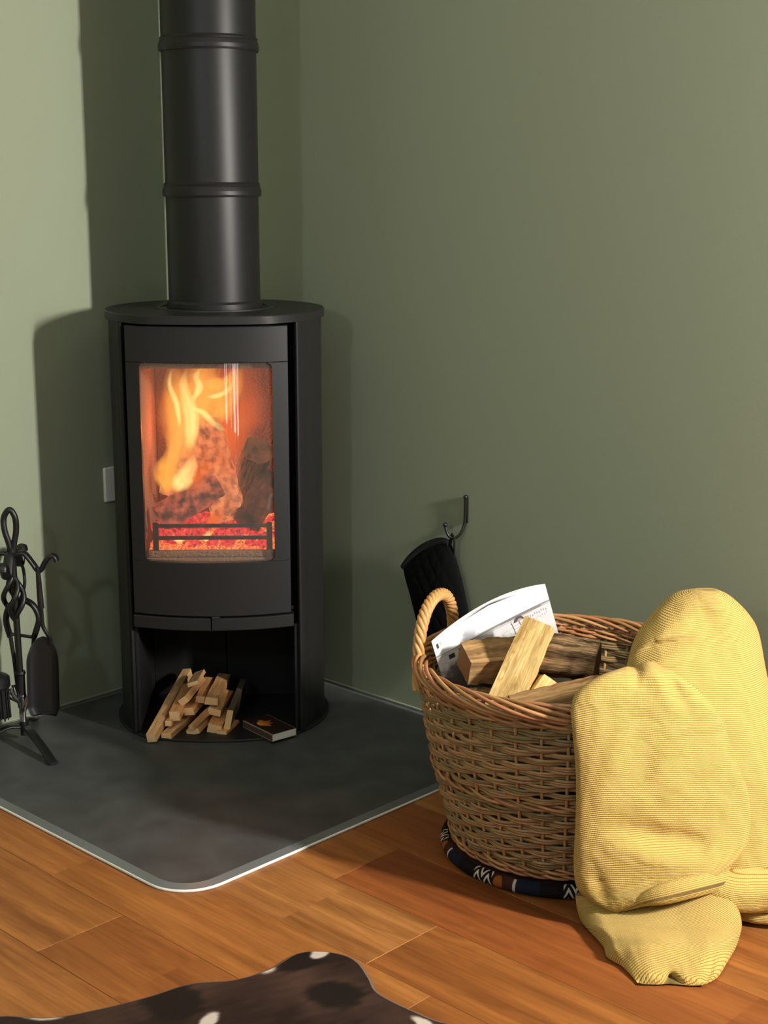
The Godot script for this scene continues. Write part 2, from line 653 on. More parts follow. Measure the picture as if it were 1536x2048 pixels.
func room() -> void:
	var X := 3.45
	var FAR := 6.0
	var Z := 3.6
	var H := 2.5
	var g := Geo.new()
	g.box(Vector3(-0.15, -0.12, -0.15), Vector3(FAR + 0.15, -0.012, 2.3), 0.001)
	g.box(Vector3(-0.15, -0.12, 2.3), Vector3(X + 0.15, -0.012, Z + 0.15), 0.001)
	var fl := struct("floor", g, paint("subfloor", Color(0.2, 0.13, 0.08), 0.9))
	# planks along the right wall's direction
	var W := 0.168
	var z0 := 0.886 - 6 * W
	var starts := {6: 0.2 - 1.25, 7: 0.91 - 1.25, 8: 0.36 - 1.25, 5: 1.314 - 1.25, 4: 1.07 - 1.25, 3: 0.8 - 1.25}
	var tone_at := {"4_0": 0, "4_1": 2, "5_0": 3, "5_1": 3, "5_2": 1, "6_0": 0, "6_1": 0, "6_2": 1, "7_0": 0, "7_1": 1, "8_0": 3, "8_1": 0, "3_0": 1, "3_1": 1}
	var row := 0
	while z0 + row * W < Z:
		var za := maxf(z0 + row * W, 0.0)
		var zb := minf(z0 + (row + 1) * W, Z)
		var x: float = starts.get(row, rng.randf_range(-1.1, 0.0))
		if x > 0.0:
			x -= 1.25
		var col := 0
		while x < (FAR if za < 2.1 else X):
			var xa := maxf(x, 0.0)
			var xb := minf(x + 1.25, FAR if za < 2.1 else X)
			if xb - xa > 0.01 and zb - za > 0.005:
				g = Geo.new()
				g.box(Vector3(xa + 0.0002, -0.014, za + 0.0002), Vector3(xb - 0.0002, 0.0, zb - 0.0002), 0.0006)
				var k: int = tone_at.get("%d_%d" % [row, col], rng.randi_range(0, 3))
				part(fl, "plank", g, M["plank_%d_%d" % [k, rng.randi_range(0, 2)]])
			x += 1.25
			col += 1
		row += 1
	g = Geo.new()
	g.box(Vector3(-0.15, -0.012, -0.15), Vector3(0, H, Z + 0.15))
	struct("wall_left", g, M.sage_wall_paint)
	g = Geo.new()
	g.box(Vector3(-0.15, -0.012, -0.15), Vector3(FAR + 0.15, H, 0))
	struct("wall_right", g, M.sage_wall_paint)
	g = Geo.new()
	g.box(Vector3(-0.15, -0.012, Z), Vector3(X + 0.15, H, Z + 0.15))
	struct("wall_back", g, M.sage_wall_paint)
	g = Geo.new()
	g.box(Vector3(X, -0.012, 2.15), Vector3(X + 0.15, H, 2.3))
	g.box(Vector3(X, -0.012, 3.15), Vector3(X + 0.15, H, Z + 0.15))
	g.box(Vector3(X, 2.1, 2.3), Vector3(X + 0.15, H, 3.15))
	struct("wall_side", g, M.sage_wall_paint)
	g = Geo.new()
	g.box(Vector3(X + 0.15, -0.012, 2.15), Vector3(FAR + 0.15, H, 2.3))
	struct("wall_return", g, M.sage_wall_paint)
	g = Geo.new()
	g.box(Vector3(FAR, -0.012, -0.15), Vector3(FAR + 0.15, H, 2.15))
	struct("wall_end", g, M.sage_wall_paint)
	g = Geo.new()
	g.box(Vector3(-0.15, H, -0.15), Vector3(FAR + 0.15, H + 0.12, 2.3))
	g.box(Vector3(-0.15, H, 2.3), Vector3(X + 0.15, H + 0.12, Z + 0.15))
	struct("ceiling", g, M.white_paint)
	# a tall patio window in the wall behind the camera, curtains nearly drawn over it
	g = Geo.new()
	for b in [[2.3, 2.34, 0.0, 2.1], [3.11, 3.15, 0.0, 2.1], [2.34, 3.11, 0.0, 0.05], [2.34, 3.11, 2.05, 2.1]]:
		g.box(Vector3(X + 0.05, b[2], b[0]), Vector3(X + 0.1, b[3], b[1]), 0.003)
	var win := struct("window_1", g, M.white_paint)
	var pane := Geo.new()
	pane.box(Vector3(X + 0.072, 0.05, 2.34), Vector3(X + 0.078, 2.05, 3.11), 0.0005)
	part(win, "pane", pane, M.stove_glass)
	var cm := paint("curtain_cloth", Color(0.3, 0.26, 0.2), 0.9)
	var which := ["nearest the lamp", "second from the lamp", "in the middle", "second from the back wall", "nearest the back wall"]
	for b in [[2.25, 2.395], [2.42, 2.53], [2.575, 2.71], [2.745, 2.93], [2.975, 3.2]]:
		g = Geo.new()
		var P := PackedVector3Array()
		for y in [0.01, 2.2]:
			for i in 48:
				var u := float(i % 24) / 23.0 if i < 24 else 1.0 - float(i % 24) / 23.0
				var z := lerpf(b[0], b[1], u)
				P.append(Vector3(X - 0.03 + 0.014 * sin(z * 90.0) + (0.003 if i < 24 else -0.003), y, z))
		g.grid(P, 48, 2, true, PackedVector2Array(), true)
		single("curtain", g, cm, "heavy brown curtain panel over the tall window behind the camera, " + which.pop_front(), "curtain", Vector3.ZERO, 0.0, "curtain panels over the tall window")


func hearth() -> void:
	var t := thing("hearth_plate", "dark grey slate hearth with a pale edge and one rounded corner, under the wood stove", "hearth")
	var o := PackedVector2Array([Vector2(0.003, 0.003), Vector2(0.945, 0.003)])
	for i in 9:
		var a := PI / 2 * i / 8.0
		o.append(Vector2(0.945 - 0.085 + 0.085 * cos(a), 0.957 - 0.085 + 0.085 * sin(a)))
	o.append(Vector2(0.003, 0.957))
	var top := Geo.new()
	top.slab(o, 0.002, 0.008, 0.018, 0.003, 1)
	part(t, "plate", top, M.hearth_slate)
	var rim := Geo.new()
	rim.slab(o, 0.0005, 0.008, 0.018, 0.003, 2)
	part(t, "bevel", rim, M.hearth_bevel, "lighter grey bevel round the plate")
	var edge := Geo.new()
	var path := PackedVector3Array()
	for i in range(1, o.size()):
		path.append(Vector3(o[i].x, 0.0022, o[i].y))
	edge.tube(path, 0.003, 6)
	part(t, "edge_strip", edge, M.hearth_edge, "thin white line along the edge")
	# sealant where the hearth meets the walls
	var g := Geo.new()
	g.box(Vector3(0.0, 0.008, 0.0), Vector3(0.004, 0.012, 0.957), 0.001)
	struct("trim_1", g, M.sealant)
	g = Geo.new()
	g.box(Vector3(0.004, 0.008, 0.0), Vector3(0.945, 0.012, 0.004), 0.001)
	struct("trim_2", g, M.sealant)


# ---------------------------------------------------------------- stove, local axes: +z to the room's middle, +x to the right
const DOOR_R := 0.45
const DOOR_Z := 0.205

func door_z(x: float) -> float:
	return DOOR_Z - DOOR_R + sqrt(DOOR_R * DOOR_R - x * x)


func arc_slab(g: Geo, x0: float, x1: float, y0: float, y1: float, front: float, thick: float, bev := 0.0015) -> void:
	# a bent plate that follows the door's curve
	var m := maxi(2, int(absf(x1 - x0) / 0.012) + 1)
	var P := PackedVector3Array()
	for i in m:
		var x := lerpf(x0, x1, float(i) / (m - 1))
		var z := door_z(x) + front
		for p in [[y0, -thick], [y0, -bev], [y0 + bev, 0.0], [y1 - bev, 0.0], [y1, -bev], [y1, -thick]]:
			P.append(Vector3(x, p[0], z + p[1]))
	# strips between the profile's corners, so that edges stay crisp
	var fv := g.v.size()
	var fi := g.idx.size()
	for k in 6:
		var S := PackedVector3Array()
		for i in m:
			S.append(P[i * 6 + k])
			S.append(P[i * 6 + (k + 1) % 6])
		g.grid(S, 2, m, false, PackedVector2Array(), false, PackedColorArray(), false)
	for e in 2:
		var c := PackedVector3Array()
		for k in 6:
			c.append(P[(0 if e == 0 else (m - 1) * 6) + (5 - k if e == 0 else k)])
		g.poly(c)
	g.settle(fv, fi)


func stove() -> void:
	var t := thing("wood_stove", "round black steel wood stove with a tall glass door and open log store below", "stove", STOVE_SPOT, PI / 4)
	var g := Geo.new()
	# base plate, rounded with a flatter front
	var o := PackedVector2Array()
	for i in 64:
		var a := TAU * i / 64
		var p := Vector2(cos(a), sin(a)) * 0.24
		if absf(p.x) < 0.17 and p.y > 0:
			p.y = minf(p.y, door_z(p.x) + 0.006)
		o.append(p)
	g.slab(o, 0.0, 0.005, 0.002, 0.002)
	part(t, "base_plate", g, M.stove_black)
	# curved outer shell: a C-shaped jacket open to the front
	g = Geo.new()
	var outer := PackedVector2Array()
	var inner := PackedVector2Array()
	outer.append(Vector2(0.176, 0.158))
	outer.append(Vector2(0.187, 0.156))
	var a0 := 0.55
	for i in 61:
		var a := lerpf(a0, -PI - a0, i / 60.0)
		outer.append(Vector2(cos(a), sin(a)) * 0.229)
	outer.append(Vector2(-0.187, 0.156))
	outer.append(Vector2(-0.176, 0.158))
	for i in 61:
		var a := lerpf(-PI - a0, a0, i / 60.0)
		inner.append(Vector2(cos(a) * 0.2155, sin(a) * 0.2155))
	var ring := outer.duplicate()
	ring.append_array(inner)
	g.slab(ring, 0.005, 0.9)
	part(t, "shell", g, M.stove_black)
	# top plate with a raised ring round the flue
	g = Geo.new()
	o = PackedVector2Array()
	for i in 80:
		var a := TAU * i / 80
		var p := Vector2(cos(a), sin(a)) * 0.236
		if absf(p.x) < 0.18 and p.y > 0:
			p.y = minf(p.y, door_z(p.x) + 0.012)
		o.append(p)
	g.slab(o, 0.9, 0.9175, 0.002, 0.002)
	part(t, "top_plate", g, M.stove_black)
	g = Geo.new()
	g.lathe([Vector2(0.115, 0.917), Vector2(0.128, 0.917), Vector2(0.127, 0.9205), Vector2(0.116, 0.9205), Vector2(0.115, 0.917)], 56)
	part(t, "top_ring", g, M.stove_black)
	# door with its window opening
	var dx0 := -0.172
	var dx1 := 0.163
	var wx0 := -0.143
	var wx1 := 0.131
	g = Geo.new()
	arc_slab(g, dx0, dx1, 0.82, 0.895, 0.0, 0.02)
	arc_slab(g, dx0, dx1, 0.281, 0.398, 0.0, 0.02)
	arc_slab(g, dx0, wx0, 0.3985, 0.8195, 0.0, 0.02, 0.0)
	arc_slab(g, wx1, dx1, 0.3985, 0.8195, 0.0, 0.02, 0.0)
	# rounded corners of the window
	for c in [[wx0, 0.82, 1, -1], [wx1, 0.82, -1, -1], [wx0, 0.3985, 1, 1], [wx1, 0.3985, -1, 1]]:
		for s in 3:
			var w: float = [0.007, 0.004, 0.002][s]
			var h0: float = [0.0, 0.002, 0.004][s]
			var h1: float = [0.002, 0.004, 0.007][s]
			arc_slab(g, minf(c[0], c[0] + w * c[2]), maxf(c[0], c[0] + w * c[2]), minf(c[1] + h0 * c[3], c[1] + h1 * c[3]), maxf(c[1] + h0 * c[3], c[1] + h1 * c[3]), 0.0, 0.006, 0.0)
	var door := part(t, "door", g, M.stove_black)
	g = Geo.new()
	arc_slab(g, wx0, wx1, 0.3985, 0.82, -0.004, 0.004, 0.0005)
	part(door, "glass_pane", g, M.stove_glass)
	for b in [[dx1 + 0.001, dx1 + 0.01], [dx0 - 0.006, dx0 - 0.001]]:
		g = Geo.new()
		arc_slab(g, b[0], b[1], 0.275, 0.898, -0.03, 0.004, 0.0)
		part(t, "door_gap", g, M.gap_black)
	# opening lip under the door, in two halves, with the latch between
	g = Geo.new()
	arc_slab(g, -0.174, -0.0065, 0.25, 0.277, 0.002, 0.03)
	part(t, "lip", g, M.stove_black)
	g = Geo.new()
	arc_slab(g, -0.0035, 0.168, 0.25, 0.277, 0.002, 0.03)
	part(t, "lip", g, M.stove_black)
	g = Geo.new()
	arc_slab(g, -0.0035, 0.013, 0.2745, 0.2815, 0.0035, 0.012)
	part(t, "latch", g, M.stove_black)
	# log store: side walls, back wall in two sheets with a seam, ceiling
	for b in [["store_side", -0.176, -0.168, 0.156], ["store_side", 0.168, 0.176, 0.156], ["store_back", -0.168, -0.001, -0.085], ["store_back", 0.001, 0.168, -0.085]]:
		g = Geo.new()
		g.box(Vector3(b[1], 0.005, -0.09), Vector3(b[2], 0.25, b[3]), 0.001)
		part(t, b[0], g, M.dark_inside)
	g = Geo.new()
	g.box(Vector3(-0.176, 0.281, -0.12), Vector3(0.168, 0.288, 0.15), 0.001)
	part(t, "store_ceiling", g, M.dark_inside)
	# firebox lining: floor, back, sides and baffle, each its own plate
	for b in [["lining_floor", Vector3(-0.15, 0.385, -0.115), Vector3(0.14, 0.4, 0.165)], ["lining_back", Vector3(-0.15, 0.4, -0.12), Vector3(-0.008, 0.84, -0.1)], ["lining_back", Vector3(-0.006, 0.4, -0.12), Vector3(0.14, 0.84, -0.1)], ["lining_side", Vector3(-0.165, 0.4, -0.1), Vector3(-0.148, 0.84, 0.15)], ["lining_side", Vector3(0.136, 0.4, -0.1), Vector3(0.155, 0.84, 0.15)]]:
		g = Geo.new()
		g.box(b[1], b[2], 0.003)
		part(t, b[0], g, M.fire_brick)
	g = Geo.new()
	g.box(Vector3(-0.148, 0.803, -0.1), Vector3(0.136, 0.818, 0.15), 0.002)
	part(t, "baffle", g, M.fire_brick)
	g = Geo.new()
	g.box(Vector3(-0.17, 0.84, -0.12), Vector3(0.16, 0.86, 0.16), 0.002)
	part(t, "firebox_ceiling", g, M.dark_inside)
	# log guard: two rails on posts
	for y in [0.467, 0.4405]:
		g = Geo.new()
		g.box(Vector3(-0.128, y - 0.004, 0.146), Vector3(0.117, y + 0.004, 0.152), 0.001)
		part(t, "guard_rail", g, M.iron)
	for x in [-0.13, 0.112]:
		g = Geo.new()
		g.box(Vector3(x, 0.4, 0.146), Vector3(x + 0.012, 0.474, 0.154), 0.001)
		part(t, "guard_post", g, M.iron)
	g = Geo.new()
	g.box(Vector3(-0.14, 0.4, 0.145), Vector3(0.13, 0.414, 0.16), 0.002)
	part(t, "guard_sill", g, M.fire_brick)


func flue() -> void:
	var t := thing("flue_pipe", "matt black round flue pipe in three lengths rising from the stove to the ceiling", "flue", STOVE_SPOT, PI / 4)
	var joints := [0.918, 1.152, 1.447, 2.49]
	for k in 3:
		var g := Geo.new()
		var a: float = joints[k]
		var b: float = joints[k + 1]
		var p := PackedVector2Array()
		if k == 0:
			p = [Vector2(0.09, a), Vector2(0.103, a), Vector2(0.103, a + 0.012), Vector2(0.0985, a + 0.017), Vector2(0.0985, b), Vector2(0.09, b)]
		else:
			# the lower end is swaged out over the length below
			p = [Vector2(0.09, a), Vector2(0.1035, a), Vector2(0.105, a + 0.004), Vector2(0.105, a + 0.012), Vector2(0.1025, a + 0.02), Vector2(0.1012, a + 0.022), Vector2(0.1025, a + 0.026), Vector2(0.099, a + 0.03), Vector2(0.099, b), Vector2(0.09, b)]
		g.lathe(p, 72)
		part(t, "pipe_length", g, M.pipe_black)


# ---------------------------------------------------------------- the fire (stove axes)
func stove_point(x: float, y: float, z: float) -> Vector3:
	return STOVE_SPOT + Vector3(x, y, z).rotated(Vector3.UP, PI / 4)


# a log between two points: outline is its cross-section; every side of the outline is a strip of its own
func log_geo(g: Geo, a: Vector3, b: Vector3, outline: PackedVector2Array, rough: float, seed_: float, up := Vector3.UP, segs := 16, soft := false, swell := 0.0) -> Array:
	var d := (b - a).normalized()
	var side := d.cross(up).normalized()
	var u := side.cross(d).normalized()
	var m := outline.size()
	var rows := PackedVector3Array()
	for j in segs + 1:
		var f := float(j) / segs
		for p in outline:
			var q := p * (1.0 + swell * sin(f * PI))
			var w := a.lerp(b, f) + side * q.x + u * q.y
			var k := noise.get_noise_3d(q.x * 55.0 + seed_, q.y * 55.0, f * 4.0 + seed_) + 0.5 * noise.get_noise_3d(q.x * 160.0, q.y * 160.0 + seed_, f * 7.0)
			var outw := (side * p.x + u * p.y).normalized()
			rows.append(w + outw * k * rough)
	var length := a.distance_to(b)
	var fv := g.v.size()
	var fi := g.idx.size()
	if soft:
		var T := PackedVector2Array()
		for j in segs + 1:
			for i in m:
				T.append(Vector2(length * j / segs, absf(float(i) / m - 0.5) * 0.3))
		g.grid(rows, m, segs + 1, true, T, false, PackedColorArray(), false)
	else:
		var across := 0.0
		for i in m:
			var S := PackedVector3Array()
			var T := PackedVector2Array()
			var w := outline[i].distance_to(outline[(i + 1) % m])
			for j in segs + 1:
				S.append(rows[j * m + i])
				S.append(rows[j * m + (i + 1) % m])
				T.append(Vector2(length * j / segs + seed_, across))
				T.append(Vector2(length * j / segs + seed_, across + w))
			across += w
			g.grid(S, 2, segs + 1, false, T, false, PackedColorArray(), false)
	g.settle(fv, fi)
	var ends := []
	for e in 2:
		var c := PackedVector3Array()
		for i in m:
			c.append(rows[(0 if e == 0 else segs * m) + i])
		ends.append([c, -d if e == 0 else d])
	return ends


func end_geo(ends: Array, which := [0, 1]) -> Geo:
	# the sawn end faces, a little domed
	var g := Geo.new()
	for e in which:
		var c: PackedVector3Array = ends[e][0]
		var out: Vector3 = ends[e][1]
		var m := Vector3.ZERO
		for p in c:
			m += p
		m /= c.size()
		var at := g.v.size()
		g.put(m + out * 0.0012, Vector2.ZERO)
		for p in c:
			g.put(p, Vector2(p.x, p.y))
		for i in c.size():
			var q := [at, at + 1 + i, at + 1 + (i + 1) % c.size()]
			var f := (g.v[q[2]] - g.v[q[0]]).cross(g.v[q[1]] - g.v[q[0]])
			if f.dot(out) < 0:
				q.reverse()
				f = -f
			g.idx.append_array(q)
			for k in 3:
				g.n[q[k]] += f
	return g


func round_outline(r: float, m: int, jag: float, seed_: float, squash := 1.0) -> PackedVector2Array:
	var o := PackedVector2Array()
	for i in m:
		var a := TAU * i / m
		var k := 1.0 + jag * noise.get_noise_2d(cos(a) * 2.0 + seed_, sin(a) * 2.0)
		o.append(Vector2(cos(a) * r * k, sin(a) * r * k * squash))
	return o


func ember(called: String, base: Color, energy: float, freq: float, cold: float, seed_: int, hot := Color(1.0, 0.75, 0.3)) -> StandardMaterial3D:
	# burning wood: black char with glowing cracks
	var m := paint(called, Color(0.1, 0.07, 0.055), 0.95)
	var f := FastNoiseLite.new()
	f.seed = seed_
	f.frequency = freq
	f.fractal_octaves = 4
	f.domain_warp_enabled = true
	f.domain_warp_amplitude = 18.0
	var t := NoiseTexture2D.new()
	t.width = 256
	t.height = 256
	t.seamless = true
	t.noise = f
	var r := Gradient.new()
	r.offsets = PackedFloat32Array([0.0, cold * 0.75, minf(cold + 0.2, 0.93), 1.0])
	r.colors = PackedColorArray([Color(0.05, 0.015, 0.01), base.darkened(0.55), base, hot])
	t.color_ramp = r
	m.emission_enabled = true
	m.emission = Color.WHITE
	m.emission_operator = BaseMaterial3D.EMISSION_OP_MULTIPLY
	m.emission_texture = t
	m.emission_energy_multiplier = energy
	m.uv1_triplanar = true
	m.uv1_scale = Vector3.ONE * 8.0
	return m


func flame_mat(called: String, c: Color, e: float) -> StandardMaterial3D:
	var m := paint(called, Color(0.0, 0.0, 0.0), 1.0, 0.0, 0.0)
	m.transparency = BaseMaterial3D.TRANSPARENCY_ALPHA
	m.vertex_color_use_as_albedo = true
	m.emission_enabled = true
	m.emission = c
	m.emission_energy_multiplier = e
	return m


func flame(path: Array, widths: Array, depth: float, strength: float, m: Material, label: String, light := 0.0, light_c := Color(1.0, 0.5, 0.2)) -> void:
	# a tongue of flame: a closed, lens-shaped body that thins out towards its sides and tip
	var p := curve(path, 10)
	var g := Geo.new()
	g.use_col = true
	var rows := p.size()
	var P := PackedVector3Array()
	var C := PackedColorArray()
	var nu := 24
	for j in rows:
		var f := float(j) / (rows - 1)
		var wf := f * (widths.size() - 1)
		var k := mini(int(wf), widths.size() - 2)
		var w: float = lerpf(widths[k], widths[k + 1], smoothstep(0.0, 1.0, wf - k))
		var t := (p[mini(j + 1, rows - 1)] - p[maxi(j - 1, 0)]).normalized()
		var side := t.cross(Vector3(0, 0, 1)).normalized()
		for i in nu:
			var a := TAU * i / nu
			var wob := 1.0 + 0.25 * noise.get_noise_2d(f * 3.0 + p[0].x * 50.0, signf(cos(a)) * 4.0)
			P.append(p[j] + side * cos(a) * w * wob + Vector3(0, 0, 1) * sin(a) * minf(depth, w * 0.9))
			var al := strength * pow(absf(sin(a)), 2.6) * smoothstep(0.0, 0.2, f) * pow(1.0 - smoothstep(0.3, 1.0, f), 0.8)
			al *= 0.8 + 0.5 * noise.get_noise_2d(cos(a) * 2.0 + p[0].x * 90.0, f * 4.0)
			C.append(Color(1, 1, 1, clampf(al, 0.0, 1.0)))
	g.grid(P, nu, rows, true, PackedVector2Array(), false, C)
	var mid: Vector3 = p[rows / 3]
	var o := Node3D.new()
	o.name = numbered("flame")
	add_child(o)
	o.position = STOVE_SPOT
	o.rotation.y = PI / 4
	tag(o, label, "flame", "flames in the stove")
	part(o, "tongue", g, m)
	if light > 0.0:
		var l := OmniLight3D.new()
		l.name = "flame_light"
		l.position = mid
		l.light_energy = light
		l.light_color = light_c
		l.light_size = 0.02
		l.omni_range = 6.0
		l.omni_attenuation = 2.0
		l.shadow_enabled = true
		o.add_child(l)


func fire() -> void:
	var hot := ember("fire_log_glowing", Color(0.93, 0.48, 0.29), 1.0, 0.018, 0.34, 3, Color(1.0, 0.68, 0.38))
	var warm := ember("fire_log_warm", Color(0.8, 0.36, 0.25), 0.75, 0.016, 0.42, 9, Color(0.95, 0.5, 0.3))
	var coal := ember("fire_coal", Color(1.0, 0.16, 0.2), 0.95, 0.05, 0.28, 15, Color(1, 0.6, 0.42))
	var bed := ember("fire_bed", Color(1.0, 0.35, 0.16), 1.2, 0.06, 0.25, 21, Color(1, 0.85, 0.5))
	ember("fire_log_dark", Color(0.5, 0.22, 0.15), 0.4, 0.016, 0.5, 12, Color(0.8, 0.4, 0.25))
	ember("glow_end", Color(0.55, 0.3, 0.17), 0.55, 0.012, 0.3, 31, Color(0.75, 0.45, 0.25))
	var logs := [
		[Vector3(-0.122, 0.47, 0.10), Vector3(0.002, 0.535, 0.05), 0.032, warm, "charred log lying low at the left of the fire, its end rising to the middle"],
		[Vector3(0.028, 0.46, 0.06), Vector3(-0.03, 0.66, -0.03), 0.036, hot, "cracked glowing log standing in the middle of the fire"],
		[Vector3(-0.10, 0.50, 0.0), Vector3(-0.055, 0.68, -0.06), 0.034, hot, "glowing log leaning at the left back of the fire"],
		[Vector3(0.045, 0.50, -0.07), Vector3(0.092, 0.615, 0.07), 0.032, M.weathered_wood, "unburnt log end, grey-brown and round, at the right of the fire"],
		[Vector3(0.065, 0.455, 0.09), Vector3(0.12, 0.55, 0.03), 0.030, M.fire_log_dark, "dark charred log at the lower right of the fire"],
	]
	var k := 0
	for l in logs:
		var t := thing("burning_log", l[4], "log", STOVE_SPOT, PI / 4)
		var g := Geo.new()
		var ends := log_geo(g, l[0], l[1], round_outline(l[2], 18, 0.18, k * 3.7), 0.006, k * 2.3, Vector3(0, 0.3, 1), 18, true)
		part(t, "wood", g, l[3])
		for e in 2:
			part(t, "end_face", end_geo(ends, [e]), M.glow_end if k == 3 else l[3])
		k += 1
	# glowing coals under and behind the guard
	var r2 := RandomNumberGenerator.new()
	r2.seed = 11
	var cg := Geo.new()
	for i in 90:
		var c := Vector3(r2.randf_range(-0.135, 0.125), r2.randf_range(0.408, 0.455), r2.randf_range(-0.08, 0.138))
		var s := r2.randf_range(0.007, 0.016)
		var xf := Transform3D(Basis.from_euler(Vector3(r2.randf() * 6, r2.randf() * 6, r2.randf() * 6)), c)
		cg.box(Vector3(-s, -s, -s) * 0.9, Vector3(s * 1.2, s, s), s * 0.5, xf)
	var co := single("ember_bed", cg, coal, "bed of glowing pink and orange coals behind the guard rails", "embers", STOVE_SPOT, PI / 4)
	co.set_meta("kind", "stuff")
	var ag := Geo.new()
	var P := PackedVector3Array()
	for j in 20:
		for i in 28:
			var x := lerpf(-0.14, 0.13, i / 27.0)
			var z := lerpf(-0.1, 0.142, j / 19.0)
			P.append(Vector3(x, 0.416 + 0.012 * noise.get_noise_2d(x * 60.0, z * 60.0) + 0.02 * (1.0 - j / 19.0), z))
	for i in 28:
		P.append(Vector3(lerpf(-0.14, 0.13, i / 27.0), 0.401, 0.142))
	ag.grid(P, 28, 21, false)
	var ash := single("ash_layer", ag, bed, "layer of burning ash under the coals of the fire", "ash", STOVE_SPOT, PI / 4)
	ash.set_meta("kind", "stuff")
	var fo := flame_mat("flame_orange", Color(1.0, 0.42, 0.13), 1.0)
	var fy := flame_mat("flame_yellow", Color(1.0, 0.64, 0.24), 1.35)
	var fw := flame_mat("flame_white", Color(1.0, 0.86, 0.5), 1.5)
	var z := 0.0
	var V := func(px: float, py: float, dz: float) -> Vector3:
		# a spot behind the glass, in units of the pane: px across, py down
		return Vector3(lerpf(-0.143, 0.131, px), lerpf(0.82, 0.3985, py), dz)
	flame([V.call(0.2, 0.6, 0.02), V.call(0.24, 0.4, 0.01), V.call(0.2, 0.2, 0.0), V.call(0.17, 0.05, -0.01)], [0.02, 0.042, 0.036, 0.008], 0.02, 0.75, fy, "tall yellow flame at the left of the fire", 0.02, Color(1.0, 0.5, 0.2))
	flame([V.call(0.42, 0.42, -0.02), V.call(0.4, 0.25, 0.0), V.call(0.42, 0.12, 0.0), V.call(0.36, 0.03, -0.02)], [0.03, 0.05, 0.042, 0.01], 0.025, 0.7, fy, "broad yellow flame above the standing log", 0.02, Color(1.0, 0.5, 0.2))
	flame([V.call(0.3, 0.5, 0.04), V.call(0.33, 0.32, 0.04), V.call(0.27, 0.17, 0.03), V.call(0.3, 0.07, 0.02)], [0.012, 0.02, 0.012, 0.003], 0.01, 0.6, fw, "pale thin flame in front of the tall yellow one")
	flame([V.call(0.33, 0.27, 0.05), V.call(0.43, 0.3, 0.05), V.call(0.52, 0.36, 0.05), V.call(0.62, 0.4, 0.05)], [0.004, 0.008, 0.008, 0.003], 0.006, 0.6, fw, "pale streak of flame crossing to the right over the standing log")
	flame([V.call(0.56, 0.36, 0.02), V.call(0.58, 0.25, 0.02), V.call(0.66, 0.15, 0.02), V.call(0.72, 0.06, 0.0)], [0.02, 0.032, 0.026, 0.006], 0.015, 0.7, fy, "curling flame right of the middle near the top of the window")
	flame([V.call(0.4, 0.17, 0.0), V.call(0.52, 0.16, 0.03), V.call(0.62, 0.14, 0.03), V.call(0.68, 0.08, 0.02)], [0.01, 0.018, 0.012, 0.003], 0.01, 0.8, fy, "thin flame licking sideways under the baffle")
	flame([V.call(0.16, 0.72, 0.06), V.call(0.13, 0.6, 0.07), V.call(0.18, 0.5, 0.06), V.call(0.16, 0.42, 0.04)], [0.02, 0.03, 0.022, 0.005], 0.015, 0.9, fy, "low yellow flame at the left edge above the charred log")
	flame([V.call(0.2, 0.69, 0.09), V.call(0.27, 0.62, 0.09), V.call(0.33, 0.56, 0.08), V.call(0.36, 0.5, 0.06)], [0.012, 0.024, 0.016, 0.004], 0.012, 0.7, fw, "pale low flame rising from the charred log", 0.008, Color(1.0, 0.45, 0.16))
	flame([V.call(0.3, 0.72, 0.07), V.call(0.36, 0.62, 0.08), V.call(0.43, 0.58, 0.07), V.call(0.45, 0.5, 0.05)], [0.02, 0.03, 0.02, 0.005], 0.012, 0.5, fo, "faint orange flame between the two middle logs")
	flame([V.call(0.4, 0.62, -0.05), V.call(0.42, 0.4, -0.06), V.call(0.5, 0.2, -0.06), V.call(0.5, 0.03, -0.06)], [0.07, 0.12, 0.12, 0.07], 0.03, 0.75, fo, "wide orange glow of flame filling the back of the firebox", 0.02, Color(1.0, 0.45, 0.18))
	flame([V.call(0.3, 0.55, -0.03), V.call(0.3, 0.38, -0.03), V.call(0.36, 0.22, -0.03), V.call(0.34, 0.03, -0.03)], [0.04, 0.075, 0.07, 0.03], 0.02, 0.6, fy, "soft yellow body of flame behind the tall flames at the left")
	flame([V.call(0.5, 0.78, 0.0), V.call(0.5, 0.6, 0.03), V.call(0.55, 0.45, 0.02), V.call(0.5, 0.3, 0.0)], [0.04, 0.075, 0.07, 0.03], 0.02, 0.42, fo, "faint orange flame in front of the standing log")
	flame([V.call(0.24, 0.38, 0.05), V.call(0.22, 0.26, 0.05), V.call(0.17, 0.15, 0.05), V.call(0.19, 0.06, 0.04)], [0.004, 0.008, 0.006, 0.002], 0.005, 0.6, fw, "thin pale streak of flame at the upper left")
	flame([V.call(0.34, 0.24, 0.05), V.call(0.4, 0.17, 0.05), V.call(0.38, 0.11, 0.05), V.call(0.42, 0.06, 0.04)], [0.005, 0.01, 0.008, 0.002], 0.006, 0.55, fw, "thin pale streak of flame near the top of the window")
	flame([V.call(0.45, 0.22, 0.04), V.call(0.55, 0.21, 0.04), V.call(0.64, 0.17, 0.04), V.call(0.69, 0.1, 0.03)], [0.003, 0.007, 0.006, 0.002], 0.005, 0.5, fw, "thin pale streak of flame curling to the upper right")
	flame([V.call(0.48, 0.93, 0.125), V.call(0.46, 0.915, 0.125), V.call(0.47, 0.895, 0.125), V.call(0.48, 0.87, 0.12)], [0.006, 0.012, 0.008, 0.002], 0.006, 0.8, fw, "small pale flame in the coals below the lower guard rail")
